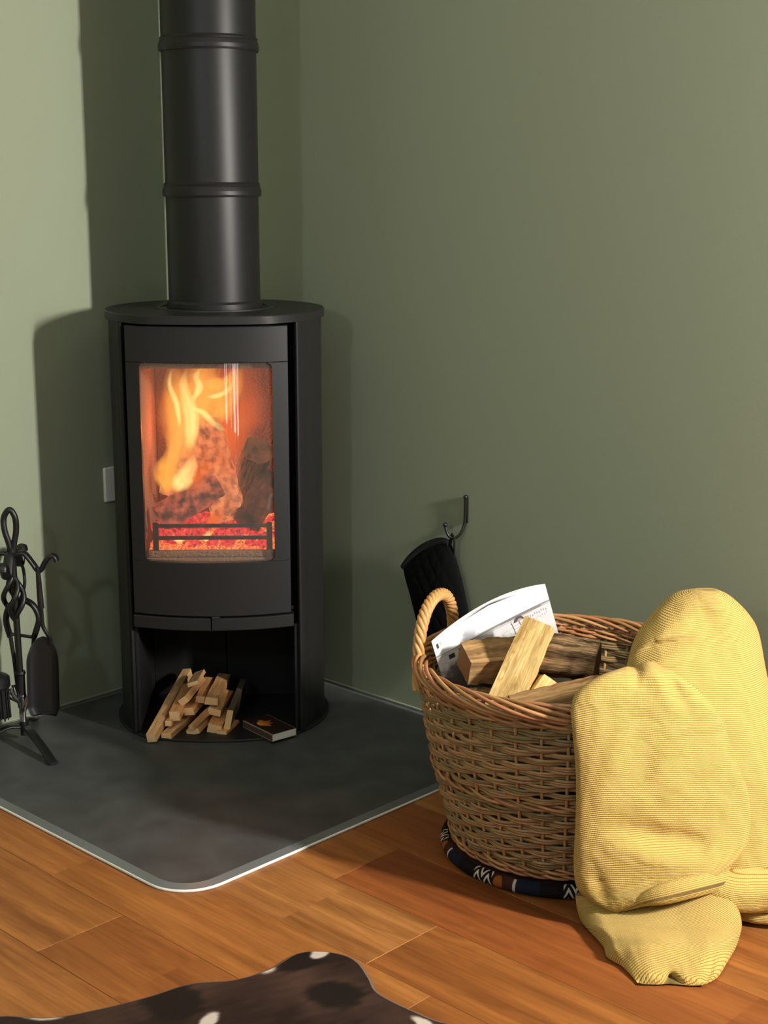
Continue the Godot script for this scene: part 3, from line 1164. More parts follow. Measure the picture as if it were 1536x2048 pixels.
	flame([V.call(0.2, 0.93, 0.125), V.call(0.23, 0.915, 0.125), V.call(0.27, 0.9, 0.125), V.call(0.3, 0.88, 0.12)], [0.01, 0.016, 0.012, 0.003], 0.006, 0.6, fw, "wide pale flame in the coals at the lower left corner")
	flame([V.call(0.45, 0.88, 0.09), V.call(0.5, 0.84, 0.1), V.call(0.56, 0.8, 0.09), V.call(0.6, 0.74, 0.08)], [0.012, 0.02, 0.012, 0.003], 0.01, 0.7, fo, "small flame just above the guard rails")


# ---------------------------------------------------------------- basket, local axes: +x to the right, +z to the room
func basket_r(y: float) -> float:
	# the basket's wall: narrow at the foot, swelling, a little drawn in at the top
	var f := y / 0.33
	return 0.193 + 0.066 * sin(f * 1.35) / sin(1.35)


func basket() -> void:
	var pad := Geo.new()
	var pm := paint("mat_print", Color.WHITE, 0.85, 0.0, 0.2)
	pm.albedo_texture = tex(mat_print())
	var P := PackedVector3Array()
	var T := PackedVector2Array()
	var rows := 9
	for j in rows:
		var a := lerpf(-PI / 2, PI / 2, float(j) / (rows - 1))
		for i in 121:
			var b := TAU * i / 120
			var r := 0.206 + 0.014 * cos(a)
			P.append(Vector3(cos(b) * r, 0.0135 + 0.0125 * sin(a), sin(b) * r))
			T.append(Vector2(3.131 - 8.0 * float(i) / 120, 1.0 - float(j) / (rows - 1)))
	pad.grid(P, 121, rows, false, T)
	pad.lathe([Vector2(0.0005, 0.001), Vector2(0.2055, 0.001), Vector2(0.2055, 0.024), Vector2(0.0005, 0.024)], 60)
	single("round_mat", pad, pm, "round dark patterned cushion mat with white zigzags under the wicker basket", "mat", BASKET_SPOT, VIEW_TURN)

	var t := thing("wicker_basket", "round brown wicker basket with one rope-twisted handle in view, holding firewood", "basket", BASKET_SPOT + Vector3(0, 0.026, 0), VIEW_TURN)
	var K := 36
	# woven base
	var g := Geo.new()
	g.lathe([Vector2(0.0005, 0.0), Vector2(0.186, 0.0), Vector2(0.192, 0.006), Vector2(0.186, 0.012), Vector2(0.0005, 0.012)], 72, false)
	part(t, "base", g, M.willow_1)
	for k in K:
		g = Geo.new()
		var path := PackedVector3Array()
		var a := TAU * (k + 0.5) / K
		for j in 12:
			var y := 0.004 + 0.318 * j / 11.0
			var r := basket_r(y)
			path.append(Vector3(cos(a) * r, y, sin(a) * r))
		g.tube(path, 0.0031, 6)
		part(t, "stake", g, M.willow_stake)
	# weavers: groups of three rods that pass in front of one stake and behind the next
	var y := 0.026
	var row := 0
	while y < 0.296:
		if y > 0.145 and y < 0.156:
			wale(t, 0.147, K)
			y = 0.157
			continue
		for s in 3:
			g = Geo.new()
			var path := PackedVector3Array()
			var ph := PI if row % 2 else 0.0
			var segs := K * 6
			var jit := rng.randf_range(-0.0008, 0.0008)
			for i in segs:
				var a := TAU * i / segs
				var wv := cos(a * K / 2.0 + ph - PI / 4 * 0.0 + PI / 2 * 0.0)
				# stakes stand at half steps, where cos(a*K/2) is at its zero crossings: shift by a quarter period
				wv = cos((a - PI / K) * K / 2.0 + ph)
				var yy := y + s * 0.0039 + jit + 0.0016 * noise.get_noise_2d(a * 3.0 + s * 9.0, row * 5.0) + 0.0012 * sin(a * 9.0 + s * 2.0 + row)
				var sq := signf(wv) * pow(absf(wv), 0.7)
				var r := basket_r(yy) + 0.0042 * sq + 0.0007 * noise.get_noise_2d(a * 8.0, s * 3.0 + row)
				path.append(Vector3(cos(a) * r, yy, sin(a) * r))
			g.ring(path, 0.0028, 5)
			part(t, "weaver", g, M["willow_%d" % rng.randi_range(0, 3)])
		y += 0.0125
		row += 1
	wale(t, 0.008, K)
	wale(t, 0.018, K)
	wale(t, 0.303, K)
	wale(t, 0.312, K)
	# plaited border
	for k in K:
		g = Geo.new()
		var path := PackedVector3Array()
		var n := 26
		for j in n:
			var f := float(j) / (n - 1)
			var a := TAU * k / K + f * 1.15
			var psi := lerpf(-2.2, 3.4, f)
			var dr := 0.0125 * cos(psi)
			var dy := 0.0125 * sin(psi)
			path.append(Vector3(cos(a) * (0.2595 + dr), 0.326 + dy, sin(a) * (0.2595 + dr)))
		var rad := []
		for j in n:
			rad.append(0.0037 * (1.0 - 0.5 * pow(absf(2.0 * j / (n - 1) - 1.0), 6.0)))
		g.tube(path, rad, 6)
		part(t, "border_rod", g, M["willow_rim_%d" % (k % 3)])
	# rope-twisted handle at the left
	var h := Node3D.new()
	h.name = "handle"
	t.add_child(h)
	var a0 := deg_to_rad(184.0)
	var a1 := deg_to_rad(222.0)
	var ends := [Vector3(cos(a0) * 0.262, 0.30, -sin(-a0) * 0.262), Vector3(cos(a1) * 0.258, 0.30, sin(a1) * 0.258)]
	var p0: Vector3 = ends[0]
	var p1: Vector3 = ends[1]
	var mid := (p0 + p1) / 2.0
	var line := []
	for j in 13:
		var f := j / 12.0
		var a := PI * f
		var q := mid + (p0 - mid) * cos(a) * (1.0 + 0.12 * sin(a))
		q.y = 0.27 + 0.03 * f * 0.0 + 0.155 * pow(sin(a), 0.62)
		line.append(q)
	var cp := curve(line, 8)
	for s in 5:
		g = Geo.new()
		var path := PackedVector3Array()
		var side := Vector3(1, 0, 0)
		for j in cp.size():
			var tt := (cp[mini(j + 1, cp.size() - 1)] - cp[maxi(j - 1, 0)]).normalized()
			side = (side - tt * side.dot(tt)).normalized()
			var nn := side.cross(tt)
			var a := TAU * s / 5 + j * 0.32
			path.append(cp[j] + (side * cos(a) + nn * sin(a)) * 0.0072)
		g.tube(path, 0.0049, 7)
		part(h, "strand", g, M.willow_handle)


func wale(t: Node3D, y: float, K: int) -> void:
	# three stouter rods that wind round each other and the stakes
	for s in 3:
		var g := Geo.new()
		var path := PackedVector3Array()
		var segs := K * 6
		for i in segs:
			var a := TAU * i / segs
			var ph := a * K / 3.0 + s * TAU / 3.0
			path.append(Vector3(cos(a) * (basket_r(y) + 0.0068 * cos(ph)), y + 0.0034 * sin(ph), sin(a) * (basket_r(y) + 0.0068 * cos(ph))))
		g.ring(path, 0.0028, 6)
		part(t, "wale_rod", g, M["willow_rim_%d" % s])


func mat_print() -> Image:
	# woven border: dark ground, white zigzags, orange and blue blocks, repeated round the mat
	var w := 256
	var h := 48
	var im := Image.create(w, h, false, Image.FORMAT_RGB8)
	for y in h:
		for x in w:
			var u := fposmod(x, 256.0)
			var v := float(y) / h
			var c := Color(0.1, 0.085, 0.085)
			if u < 70.0:
				c = Color(0.13, 0.09, 0.08)
				var z := absf(fposmod(u, 35.0) - 17.5) / 17.5
				var dd := absf(fposmod(v * 1.2 - z * 0.75, 0.6) - 0.3)
				if dd < 0.12 and u > 4.0 and u < 66.0:
					c = Color(0.78, 0.74, 0.7)
			elif u < 100.0:
				var d := Vector2((u - 85.0) / 15.0, (v - 0.5) * 2.2).length()
				c = Color(0.55, 0.31, 0.13) if d < 0.9 else Color(0.22, 0.13, 0.09)
			elif u < 128.0:
				c = Color(0.25, 0.15, 0.11)
			elif u < 136.0:
				c = Color(0.75, 0.7, 0.66) if absf(v - 0.5) < 0.42 else Color(0.1, 0.08, 0.08)
			elif u < 200.0:
				c = Color(0.11, 0.13, 0.18)
			var n := 0.85 + 0.3 * (fposmod(x * 7.13 + y * 3.7, 1.0) * 0.4 + 0.3)
			im.set_pixel(x, y, Color(c.r * n, c.g * n, c.b * n))
	return im


func fire_log(label: String, a: Vector3, b: Vector3, outline: PackedVector2Array, m: Material, endm: Material, rough: float, s: float, up: Vector3, soft := false) -> void:
	var t := thing("firewood_log", label, "log", BASKET_SPOT, VIEW_TURN, "")
	var g := Geo.new()
	var ends := log_geo(g, a, b, outline, rough, s, up, 28, soft, 0.06)
	part(t, "wood", g, m)
	for e in 2:
		part(t, "end_face", end_geo(ends, [e]), endm)


func quad(w: float, h: float, skew := 0.0) -> PackedVector2Array:
	# a split billet's section, its long sides cut up so that the grain can stand out
	var c := [Vector2(-w / 2, -h / 2), Vector2(w / 2 + skew, -h / 2), Vector2(w / 2, h / 2), Vector2(-w / 2 - skew, h / 2)]
	var o := PackedVector2Array()
	for i in 4:
		for k in 4:
			o.append((c[i] as Vector2).lerp(c[(i + 1) % 4], k / 4.0))
	return o


func basket_load() -> void:
	fire_log("pale split log leaning diagonally at the front of the basket, in front of the paper", Vector3(-0.05, 0.437, 0.035), Vector3(-0.165, 0.205, 0.13), quad(0.05, 0.046, 0.004), M.split_wood, M.tan_wood, 0.0016, 3.0, Vector3(-0.45, 0.1, 1))
	fire_log("dark weathered log lying level at the right of the basket, behind the diagonal pale log", Vector3(-0.085, 0.377, 0.0), Vector3(0.052, 0.37, 0.045), round_outline(0.035, 22, 0.35, 4.0), M.weathered_wood, M.weathered_wood, 0.005, 8.0, Vector3.UP, true)
	fire_log("short squared log with a brown end, left of the diagonal pale log", Vector3(-0.182, 0.362, 0.03), Vector3(-0.06, 0.36, -0.015), quad(0.05, 0.046, 0.006), M.tan_wood, M.end_grain, 0.003, 12.0, Vector3(0.0, 1, 0.5))
	fire_log("small pale split piece under the right side of the diagonal log", Vector3(-0.028, 0.335, 0.06), Vector3(-0.10, 0.25, 0.13), quad(0.045, 0.03, 0.006), M.split_wood, M.tan_wood, 0.002, 15.0, Vector3(-0.1, 0.2, 1))
	fire_log("smooth tan log lying along the front rim beside the yellow blanket", Vector3(-0.105, 0.308, 0.13), Vector3(0.085, 0.342, 0.105), round_outline(0.036, 22, 0.25, 7.0, 0.8), M.tan_wood, M.tan_wood, 0.0035, 21.0, Vector3.UP, true)
	fire_log("dark brown log low at the left of the basket under the squared log", Vector3(-0.195, 0.295, 0.06), Vector3(-0.09, 0.30, 0.075), round_outline(0.03, 20, 0.3, 9.0), M.weathered_wood, M.end_grain, 0.004, 27.0, Vector3.UP, true)
	fire_log("buried log deep in the basket below the dark weathered log", Vector3(-0.15, 0.2, -0.07), Vector3(0.17, 0.24, -0.06), round_outline(0.055, 20, 0.3, 13.0), M.weathered_wood, M.end_grain, 0.004, 33.0, Vector3.UP, true)
	fire_log("buried log in the basket below the smooth tan log", Vector3(-0.12, 0.17, 0.08), Vector3(0.15, 0.21, 0.06), round_outline(0.055, 20, 0.3, 17.0), M.weathered_wood, M.end_grain, 0.004, 39.0, Vector3.UP, true)
	# catalogue standing behind the logs, bent along the basket's wall
	var t := thing("catalogue", "open white catalogue with printed drawings, propped up in the basket behind the logs", "magazine", BASKET_SPOT, VIEW_TURN)
	var down := Vector3(0.031, -0.108, 0).normalized()
	for k in 2:
		var g := Geo.new()
		var nu := 25
		var nv := 12
		var P := PackedVector3Array()
		var T := PackedVector2Array()
		var bend := 0.012 if k == 0 else 0.0
		var bow := 0.0165 if k == 0 else 0.0
		var t0 := 0.0 if k == 0 else 0.03
		for j in nv + 1:
			for i in 2 * nu:
				var f := float(i % nu) / (nu - 1)
				if i >= nu:
					f = 1.0 - f
				var d := t0 + (0.25 - t0) * j / nv
				var p := Vector3(-0.239, 0.393, 0.0).lerp(Vector3(-0.029, 0.474, -0.09), f) + down * d
				p.y += bow * 4.0 * f * (1.0 - f) * (1.0 - float(j) / nv)
				p.z += -bend * 4.0 * f * (1.0 - f) + (0.002 if k == 1 else -0.002) + (0.0006 if i < nu else -0.0006) - d * 0.05
				P.append(p)
				T.append(Vector2(f, float(j) / nv))
		g.grid(P, 2 * nu, nv + 1, true, T, true)
		var m := paint("page_%d" % k, Color.WHITE, 0.5)
		m.albedo_texture = tex(page_print(k))
		part(t, "back_page" if k == 0 else "front_page", g, m)


func line(im: Image, a: Vector2, b: Vector2, w: float, c: Color) -> void:
	var steps := int(a.distance_to(b)) + 1
	for i in steps + 1:
		var p := a.lerp(b, float(i) / steps)
		im.fill_rect(Rect2i(int(p.x - w / 2), int(p.y - w / 2), maxi(1, int(w)), maxi(1, int(w))), c)


func page_print(k: int) -> Image:
	var w := 512
	var h := 512
	var im := Image.create(w, h, false, Image.FORMAT_RGB8)
	im.fill(Color(0.84, 0.84, 0.85))
	if k == 0:
		# faint roof line, thin rules, and a small dark mark by the left edge
		var roof := PackedVector2Array([Vector2(118, 60), Vector2(172, 22), Vector2(205, 36), Vector2(160, 90)])
		for y in range(15, 95):
			for x in range(110, 210):
				if Geometry2D.is_point_in_polygon(Vector2(x, y), roof):
					im.set_pixel(x, y, Color(0.76, 0.76, 0.79))
		line(im, Vector2(215, 34), Vector2(330, 26), 2, Color(0.72, 0.73, 0.75))
		im.fill_rect(Rect2i(12, 24, 9, 18), Color(0.13, 0.15, 0.13))
		im.fill_rect(Rect2i(24, 24, 9, 16), Color(0.62, 0.72, 0.6))
		return im
	# a pale drawing of a house front: ledger lines, arches, windows; grey garden at the lower left
	for y in h:
		for x in w:
			var n := noise.get_noise_2d(x * 0.02, y * 0.02) + 0.5 * noise.get_noise_2d(x * 0.07, y * 0.07)
			var d := Vector2((x - 90.0) / 150.0, (y - 190.0) / 165.0).length()
			var g := Vector2((x - 270.0) / 110.0, (y - 95.0) / 60.0).length()
			var c := Color(0.72, 0.71, 0.72)
			c = c.lerp(Color(0.33, 0.32, 0.29), smoothstep(1.0, 0.55, d + 0.25 * n))
			c = c.lerp(Color(0.5, 0.53, 0.48), 0.75 * smoothstep(1.0, 0.5, g + 0.3 * n))
			im.set_pixel(x, y, c)
	line(im, Vector2(0, 3), Vector2(511, 3), 5, Color(0.5, 0.48, 0.48))
	line(im, Vector2(0, 12), Vector2(511, 9), 3, Color(0.58, 0.56, 0.56))
	line(im, Vector2(290, 3), Vector2(470, 6), 5, Color(0.4, 0.38, 0.38))
	for i in 5:
		line(im, Vector2(330, 24 + i * 14), Vector2(400, 20 + i * 14), 1, Color(0.42, 0.42, 0.42))
	for x in [330, 362]:
		for i in 40:
			var f := i / 39.0
			im.fill_rect(Rect2i(int(x + 10 * sin(f * PI * 0.5)), int(14 + 85 * f), 3, 3), Color(0.2, 0.2, 0.2))
	for i in 9:
		im.fill_rect(Rect2i(405 + i * 10, 20 + (i % 3) * 3, 5, 9), Color(0.52, 0.52, 0.55))
		im.fill_rect(Rect2i(405 + i * 10, 42 + (i % 2) * 4, 5, 5), Color(0.55, 0.55, 0.58))
	for y in range(-2, 26):
		for x in range(-26, 27):
			if y >= 0 and Vector2(x / 24.0, (25 - y) / 25.0).length() < 1.0 and y < 22:
				im.set_pixel(365 + x, 2 + y, Color(0.24, 0.21, 0.22) if Vector2((x - 4) / 12.0, (23 - y) / 12.0).length() > 1.0 else Color(0.55, 0.5, 0.5))
	im.fill_rect(Rect2i(50, 18, 26, 20), Color(0.16, 0.15, 0.15))
	im.fill_rect(Rect2i(96, 12, 26, 22), Color(0.16, 0.15, 0.15))
	for i in 30:
		im.fill_rect(Rect2i(150 + i * 6, int(58 - i * 0.6), 3, 3), Color(0.6, 0.6, 0.58))
	return im


# ---------------------------------------------------------------- blanket
func lobe(g: Geo, rows: Array, strokes: Array, turn: float, nu := 150, nv := 150, plump := 2.2, notch := 0.0) -> void:
	# a closed swathe of cloth: each row runs from a left to a right edge and bulges to the front and the back
	var m := rows.size()
	var P := PackedVector3Array()
	var T := PackedVector2Array()
	var along := 0.0
	var last := Vector3.ZERO
	var half := nu / 2
	for j in nv + 1:
		var f := float(j) / nv * (m - 1)
		var k := mini(int(f), m - 2)
		var t := f - k
		var r := PackedFloat32Array()
		for i in 9:
			r.append(cubic_interpolate(rows[k][i], rows[k + 1][i], rows[maxi(k - 1, 0)][i], rows[mini(k + 2, m - 1)][i], t))
		var L := Vector3(r[0], r[1], r[2])
		var R := Vector3(r[3], r[4], r[5])
		var c := (L + R) / 2.0 + Vector3(0, 0, r[6])
		if j:
			along += c.distance_to(last)
		last = c
		var width := L.distance_to(R)
		for i in nu:
			var front := i < half
			var s := 0.5 - 0.5 * cos(PI * (float(i) / half if front else 2.0 - float(i) / half))
			var e := pow(maxf(0.0, 1.0 - pow(absf(2.0 * s - 1.0), plump)), 1.0 / 2.0)
			var p := L.lerp(R, s)
			var bulge := Vector3(0, sin(r[8]), cos(r[8]))
			p += bulge * (r[6] if front else -r[7]) * e
			if front:
				for st in strokes:
					var dmin := 1e9
					var fade := 1.0
					var pl: Array = st[2]
					for q in pl.size() / 2 - 1:
						var a := Vector2(pl[2 * q], pl[2 * q + 1])
						var b := Vector2(pl[2 * q + 2], pl[2 * q + 3])
						var ab := b - a
						var h := clampf((Vector2(p.x, p.y) - a).dot(ab) / ab.length_squared(), 0.0, 1.0)
						var dd := (Vector2(p.x, p.y) - a - ab * h).length_squared()
						if dd < dmin:
							dmin = dd
							fade = minf(1.0, 1.8 * (1.0 - (q + h) / (pl.size() / 2 - 1)))
					p += bulge * st[0] * fade * exp(-dmin / (2.0 * st[1] * st[1])) * minf(1.0, e * 1.6)
				p += bulge * (0.002 * noise.get_noise_2d(p.x * 20.0 + turn * 9.0, p.y * 14.0) + 0.0008 * noise.get_noise_2d(p.x * 60.0, p.y * 60.0)) * e
			if notch:
				# the hem is caught up where two folds meet
				p.z -= 0.026 * exp(-pow((p.x - notch) / 0.010, 2.0)) * smoothstep(0.72, 1.0, float(j) / nv)
			p.y = maxf(p.y, 0.0035)
			P.append(p)
			var q := Vector2((s - 0.5) * width * 1.12, along)
			T.append(q.rotated(turn))
	g.grid(P, nu, nv + 1, true, T, true)


func blanket() -> void:
	var g := Geo.new()
	var A := [[0.213,0.508,0.070, 0.246,0.508,0.070, 0.004,0.004,0], [0.203,0.505,0.070, 0.254,0.506,0.070, 0.02,0.02,0], [0.169,0.490,0.070, 0.280,0.490,0.060, 0.05,0.05,0], [0.132,0.458,0.090, 0.311,0.459,0.050, 0.07,0.07,0], [0.103,0.429,0.120, 0.328,0.428,0.050, 0.085,0.08,0], [0.083,0.387,0.155, 0.345,0.356,0.050, 0.1,0.06,0], [0.077,0.344,0.170, 0.360,0.305,0.060, 0.105,0.03,0], [0.072,0.253,0.165, 0.379,0.227,0.100, 0.105,0.03,0], [0.073,0.158,0.155, 0.394,0.151,0.140, 0.1,0.03,0], [0.073,0.082,0.170, 0.395,0.105,0.180, 0.1,0.03,0], [0.078,0.052,0.200, 0.392,0.066,0.200, 0.09,0.03,0], [0.093,0.056,0.240, 0.378,0.061,0.220, 0.05,0.02,0]]
	var B := [[0.084,0.411,0.200, 0.135,0.414,0.190, 0.003,0.005,0.9], [0.067,0.414,0.215, 0.143,0.410,0.190, 0.02,0.02,0.6], [0.021,0.412,0.250, 0.160,0.400,0.205, 0.03,0.03,0.4], [-0.014,0.395,0.275, 0.209,0.362,0.195, 0.032,0.03,0.15], [-0.025,0.370,0.290, 0.255,0.323,0.185, 0.028,0.03,0], [-0.022,0.331,0.298, 0.282,0.287,0.185, 0.026,0.03,0], [-0.015,0.255,0.300, 0.298,0.215,0.205, 0.026,0.03,0], [-0.014,0.169,0.300, 0.290,0.139,0.235, 0.028,0.03,0], [-0.015,0.116,0.300, 0.252,0.107,0.280, 0.03,0.03,0], [-0.010,0.072,0.300, 0.205,0.098,0.310, 0.03,0.03,0], [0.006,0.054,0.305, 0.133,0.090,0.330, 0.025,0.02,0], [0.032,0.043,0.315, 0.087,0.067,0.335, 0.018,0.015,0], [0.052,0.040,0.330, 0.062,0.047,0.335, 0.004,0.004,0]]
	var D := [[-0.008,0.044,0.280, 0.222,0.084,0.310, 0.01,0.02,0], [-0.004,0.018,0.285, 0.246,0.053,0.320, 0.055,0.04,0.2], [0.003,0.005,0.305, 0.256,0.018,0.325, 0.075,0.04,0.4], [0.025,0.004,0.375, 0.238,0.004,0.375, 0.06,0.03,0.7], [0.027,0.004,0.410, 0.213,0.004,0.425, 0.04,0.02,1], [0.047,0.004,0.440, 0.188,0.004,0.470, 0.024,0.012,1.25], [0.060,0.004,0.480, 0.166,0.004,0.490, 0.013,0.008,1.45], [0.063,0.004,0.490, 0.159,0.004,0.495, 0.002,0.002,1.5]]
	var E := [[0.178,0.081,0.310, 0.181,0.069,0.315, 0.002,0.002,0], [0.200,0.088,0.300, 0.203,0.058,0.310, 0.02,0.03,0], [0.235,0.091,0.290, 0.244,0.032,0.300, 0.04,0.05,0], [0.286,0.091,0.280, 0.291,0.024,0.290, 0.045,0.05,0], [0.338,0.090,0.270, 0.339,0.024,0.280, 0.045,0.05,0], [0.403,0.074,0.250, 0.402,0.034,0.260, 0.02,0.02,0]]
	var G := [[0.250,0.022,0.280, 0.255,0.005,0.285, 0.003,0.003,0], [0.265,0.028,0.280, 0.268,0.004,0.285, 0.02,0.03,0], [0.289,0.032,0.280, 0.290,0.004,0.290, 0.03,0.05,0], [0.330,0.037,0.280, 0.330,0.004,0.290, 0.035,0.05,0], [0.400,0.030,0.270, 0.402,0.004,0.270, 0.01,0.02,0]]
	var strokes_a := [[-0.024, 0.0060, [0.106,0.453, 0.140,0.477, 0.194,0.491]], [0.016, 0.0097, [0.094,0.432, 0.143,0.458, 0.201,0.471]], [-0.024, 0.0060, [0.085,0.412, 0.132,0.435, 0.206,0.447]], [0.012, 0.0090, [0.084,0.398, 0.139,0.419, 0.205,0.431]], [0.006, 0.0262, [0.236,0.476, 0.275,0.355, 0.290,0.213]], [-0.008, 0.0165, [0.193,0.510, 0.237,0.450, 0.262,0.355]]]
	var strokes_b := [[-0.016, 0.0067, [0.091,0.440, 0.085,0.423, 0.079,0.397]], [0.009, 0.0097, [0.108,0.435, 0.121,0.406, 0.135,0.359]], [-0.012, 0.0090, [0.130,0.437, 0.154,0.384, 0.182,0.337]], [0.005, 0.0225, [0.054,0.339, 0.039,0.272, 0.034,0.204]], [-0.005, 0.0225, [0.086,0.339, 0.087,0.195]], [0.004, 0.0225, [0.141,0.322, 0.139,0.195]], [-0.014, 0.0128, [0.188,0.134, 0.108,0.157, 0.023,0.189]], [0.01, 0.0150, [0.197,0.116, 0.101,0.131, 0.012,0.159]], [-0.008, 0.0090, [0.032,0.066, 0.023,0.092, 0.010,0.127]]]
	var strokes_d := [[0.009, 0.0195, [0.194,0.101, 0.109,0.071, 0.036,0.045]], [-0.009, 0.0165, [0.209,0.076, 0.140,0.046, 0.078,0.025]], [-0.012, 0.0045, [0.118,-0.013, 0.160,0.004, 0.194,0.034]], [-0.009, 0.0067, [0.066,0.003, 0.089,-0.003, 0.105,0.007]], [0.006, 0.0075, [0.002,0.059, 0.031,0.025, 0.056,-0.010]], [-0.007, 0.0060, [0.052,-0.010, 0.043,0.008, 0.054,0.033]]]
	var roll := [Vector3(0.061, 0.043, 0.335), Vector3(0.091, 0.069, 0.348), Vector3(0.125, 0.083, 0.352), Vector3(0.170, 0.089, 0.340), Vector3(0.218, 0.082, 0.304), Vector3(0.255, 0.070, 0.265), Vector3(0.290, 0.068, 0.245)]
	lobe(g, A, strokes_a, 0.0, 160, 180, 3.0)
	lobe(g, B, strokes_b, 0.0, 170, 190, 4.5)
	lobe(g, D, strokes_d, 0.35, 160, 150, 3.2, 0.116)
	lobe(g, E, [], PI / 2, 80, 90)
	lobe(g, G, [], PI / 2, 70, 80)
	var rp := curve(roll, 12)
	var rr := []
	for j in rp.size():
		var f := float(j) / (rp.size() - 1)
		rr.append(0.018 * pow(smoothstep(-0.02, 0.4, f), 0.7) * (1.0 - 0.35 * smoothstep(0.6, 1.0, f)))
	g.tube(rp, rr, 24, Vector2(1.0, 1.0), true, 1.0)
	single("knitted_blanket", g, M.yellow_wool, "mustard yellow knitted blanket draped over the right side of the basket and onto the floor", "blanket", BASKET_SPOT, VIEW_TURN)


# ---------------------------------------------------------------- on the walls
func mitt() -> void:
	var t := thing("wall_hook", "black metal double hook on the green wall above the basket", "hook", Vector3(0.735, 0.44, 0.0))
	var g := Geo.new()
	g.tube(curve([Vector3(0.017, 0.086, 0.006), Vector3(0.0165, 0.06, 0.0055), Vector3(0.015, 0.03, 0.006), Vector3(0.011, 0.008, 0.014), Vector3(0.002, -0.002, 0.022), Vector3(-0.008, 0.001, 0.03), Vector3(-0.013, 0.012, 0.033), Vector3(-0.0155, 0.022, 0.034)], 8), 0.0032, 8)
	part(t, "hook_arm", g, M.iron)
	g = Geo.new()
	var prof := PackedVector2Array()
	for i in 9:
		prof.append(Vector2(maxf(0.0003, 0.0052 * sin(PI * i / 8.0)), -0.0052 * cos(PI * i / 8.0)))
	g.lathe(prof, 14, true, Vector3(-0.016, 0.026, 0.034))
	part(t, "knob", g, M.iron)
	g = Geo.new()
	g.lathe(prof, 14, true, Vector3(0.017, 0.088, 0.006))
	part(t, "knob", g, M.iron)
	g = Geo.new()
	g.box(Vector3(0.0115, 0.03, 0.0), Vector3(0.0215, 0.09, 0.0035), 0.0015)
	part(t, "back_plate", g, M.iron)

	var o := thing("oven_mitt", "black quilted oven mitt hanging by its loop from the wall hook", "oven mitt", Vector3(0.7, 0.3, 0.022))
	var raw := PackedVector2Array()
	for p in [[0.722, 0.424], [0.705, 0.425], [0.677, 0.417], [0.64, 0.397], [0.605, 0.367], [0.587, 0.344], [0.593, 0.317], [0.606, 0.285], [0.626, 0.229], [0.642, 0.186], [0.662, 0.143], [0.70, 0.122], [0.745, 0.135], [0.772, 0.18], [0.782, 0.24], [0.776, 0.285], [0.765, 0.325], [0.75, 0.368], [0.733, 0.408]]:
		raw.append(Vector2(p[0] - 0.7, p[1] - 0.3))
	var ol := curve2(raw, 7)
	g = Geo.new()
	var P := PackedVector3Array()
	var c := Vector2(-0.01, -0.01)
	var R := 26
	for side in 2:
		for j in R:
			var f := float(j) / (R - 1)
			var k := sin(f * PI / 2) if side == 0 else cos(f * PI / 2)
			var z := 0.019 * cos(f * PI / 2) if side == 0 else -0.014 * sin(f * PI / 2)
			if side == 1 and j == 0:
				continue
			for p in ol:
				var q := c + (p - c) * maxf(k, 0.001)
				var a := absf(sin((q.x + q.y * 0.8) * 90.0))
				var b := absf(sin((q.x - q.y * 0.8) * 90.0))
				var puff := 0.0022 * (pow(minf(a, b), 0.4) - 0.6)
				P.append(Vector3(q.x, q.y, z + (puff if side == 0 else 0.0) * (1.0 - pow(k, 6.0))))
	g.grid(P, ol.size(), P.size() / ol.size(), true)
	part(o, "body", g, M.black_cotton)
	g = Geo.new()
	var cuff := []
	for p in [[0.722, 0.424], [0.705, 0.426], [0.677, 0.418], [0.64, 0.398], [0.605, 0.368], [0.586, 0.344]]:
		cuff.append(Vector3(p[0] - 0.7, p[1] - 0.3, 0.004))
	g.tube(curve(cuff, 6), 0.0045, 8, Vector2(1.0, 1.8))
	part(o, "cuff_binding", g, M.mitt_binding)
	g = Geo.new()
	g.tube(curve([Vector3(0.021, 0.118, 0.0), Vector3(0.026, 0.133, 0.0), Vector3(0.031, 0.144, 0.002), Vector3(0.037, 0.139, 0.004), Vector3(0.038, 0.125, 0.003), Vector3(0.035, 0.1, 0.0), Vector3(0.036, 0.085, -0.002)], 6), 0.0022, 6, Vector2(1.0, 2.0))
	part(o, "hanging_loop", g, M.mitt_binding)


func socket() -> void:
	var t := thing("wall_switch", "small white switch plate on the green wall left of the stove", "switch", Vector3(0.0, 0.508, 0.372))
	var g := Geo.new()
	g.box(Vector3(0, -0.041, -0.041), Vector3(0.009, 0.041, 0.041), 0.003)
	part(t, "plate", g, M.plastic_white)
	g = Geo.new()
	g.box(Vector3(0.008, -0.012, -0.025), Vector3(0.0115, 0.012, -0.01), 0.0015)
	part(t, "rocker", g, M.plastic_white)


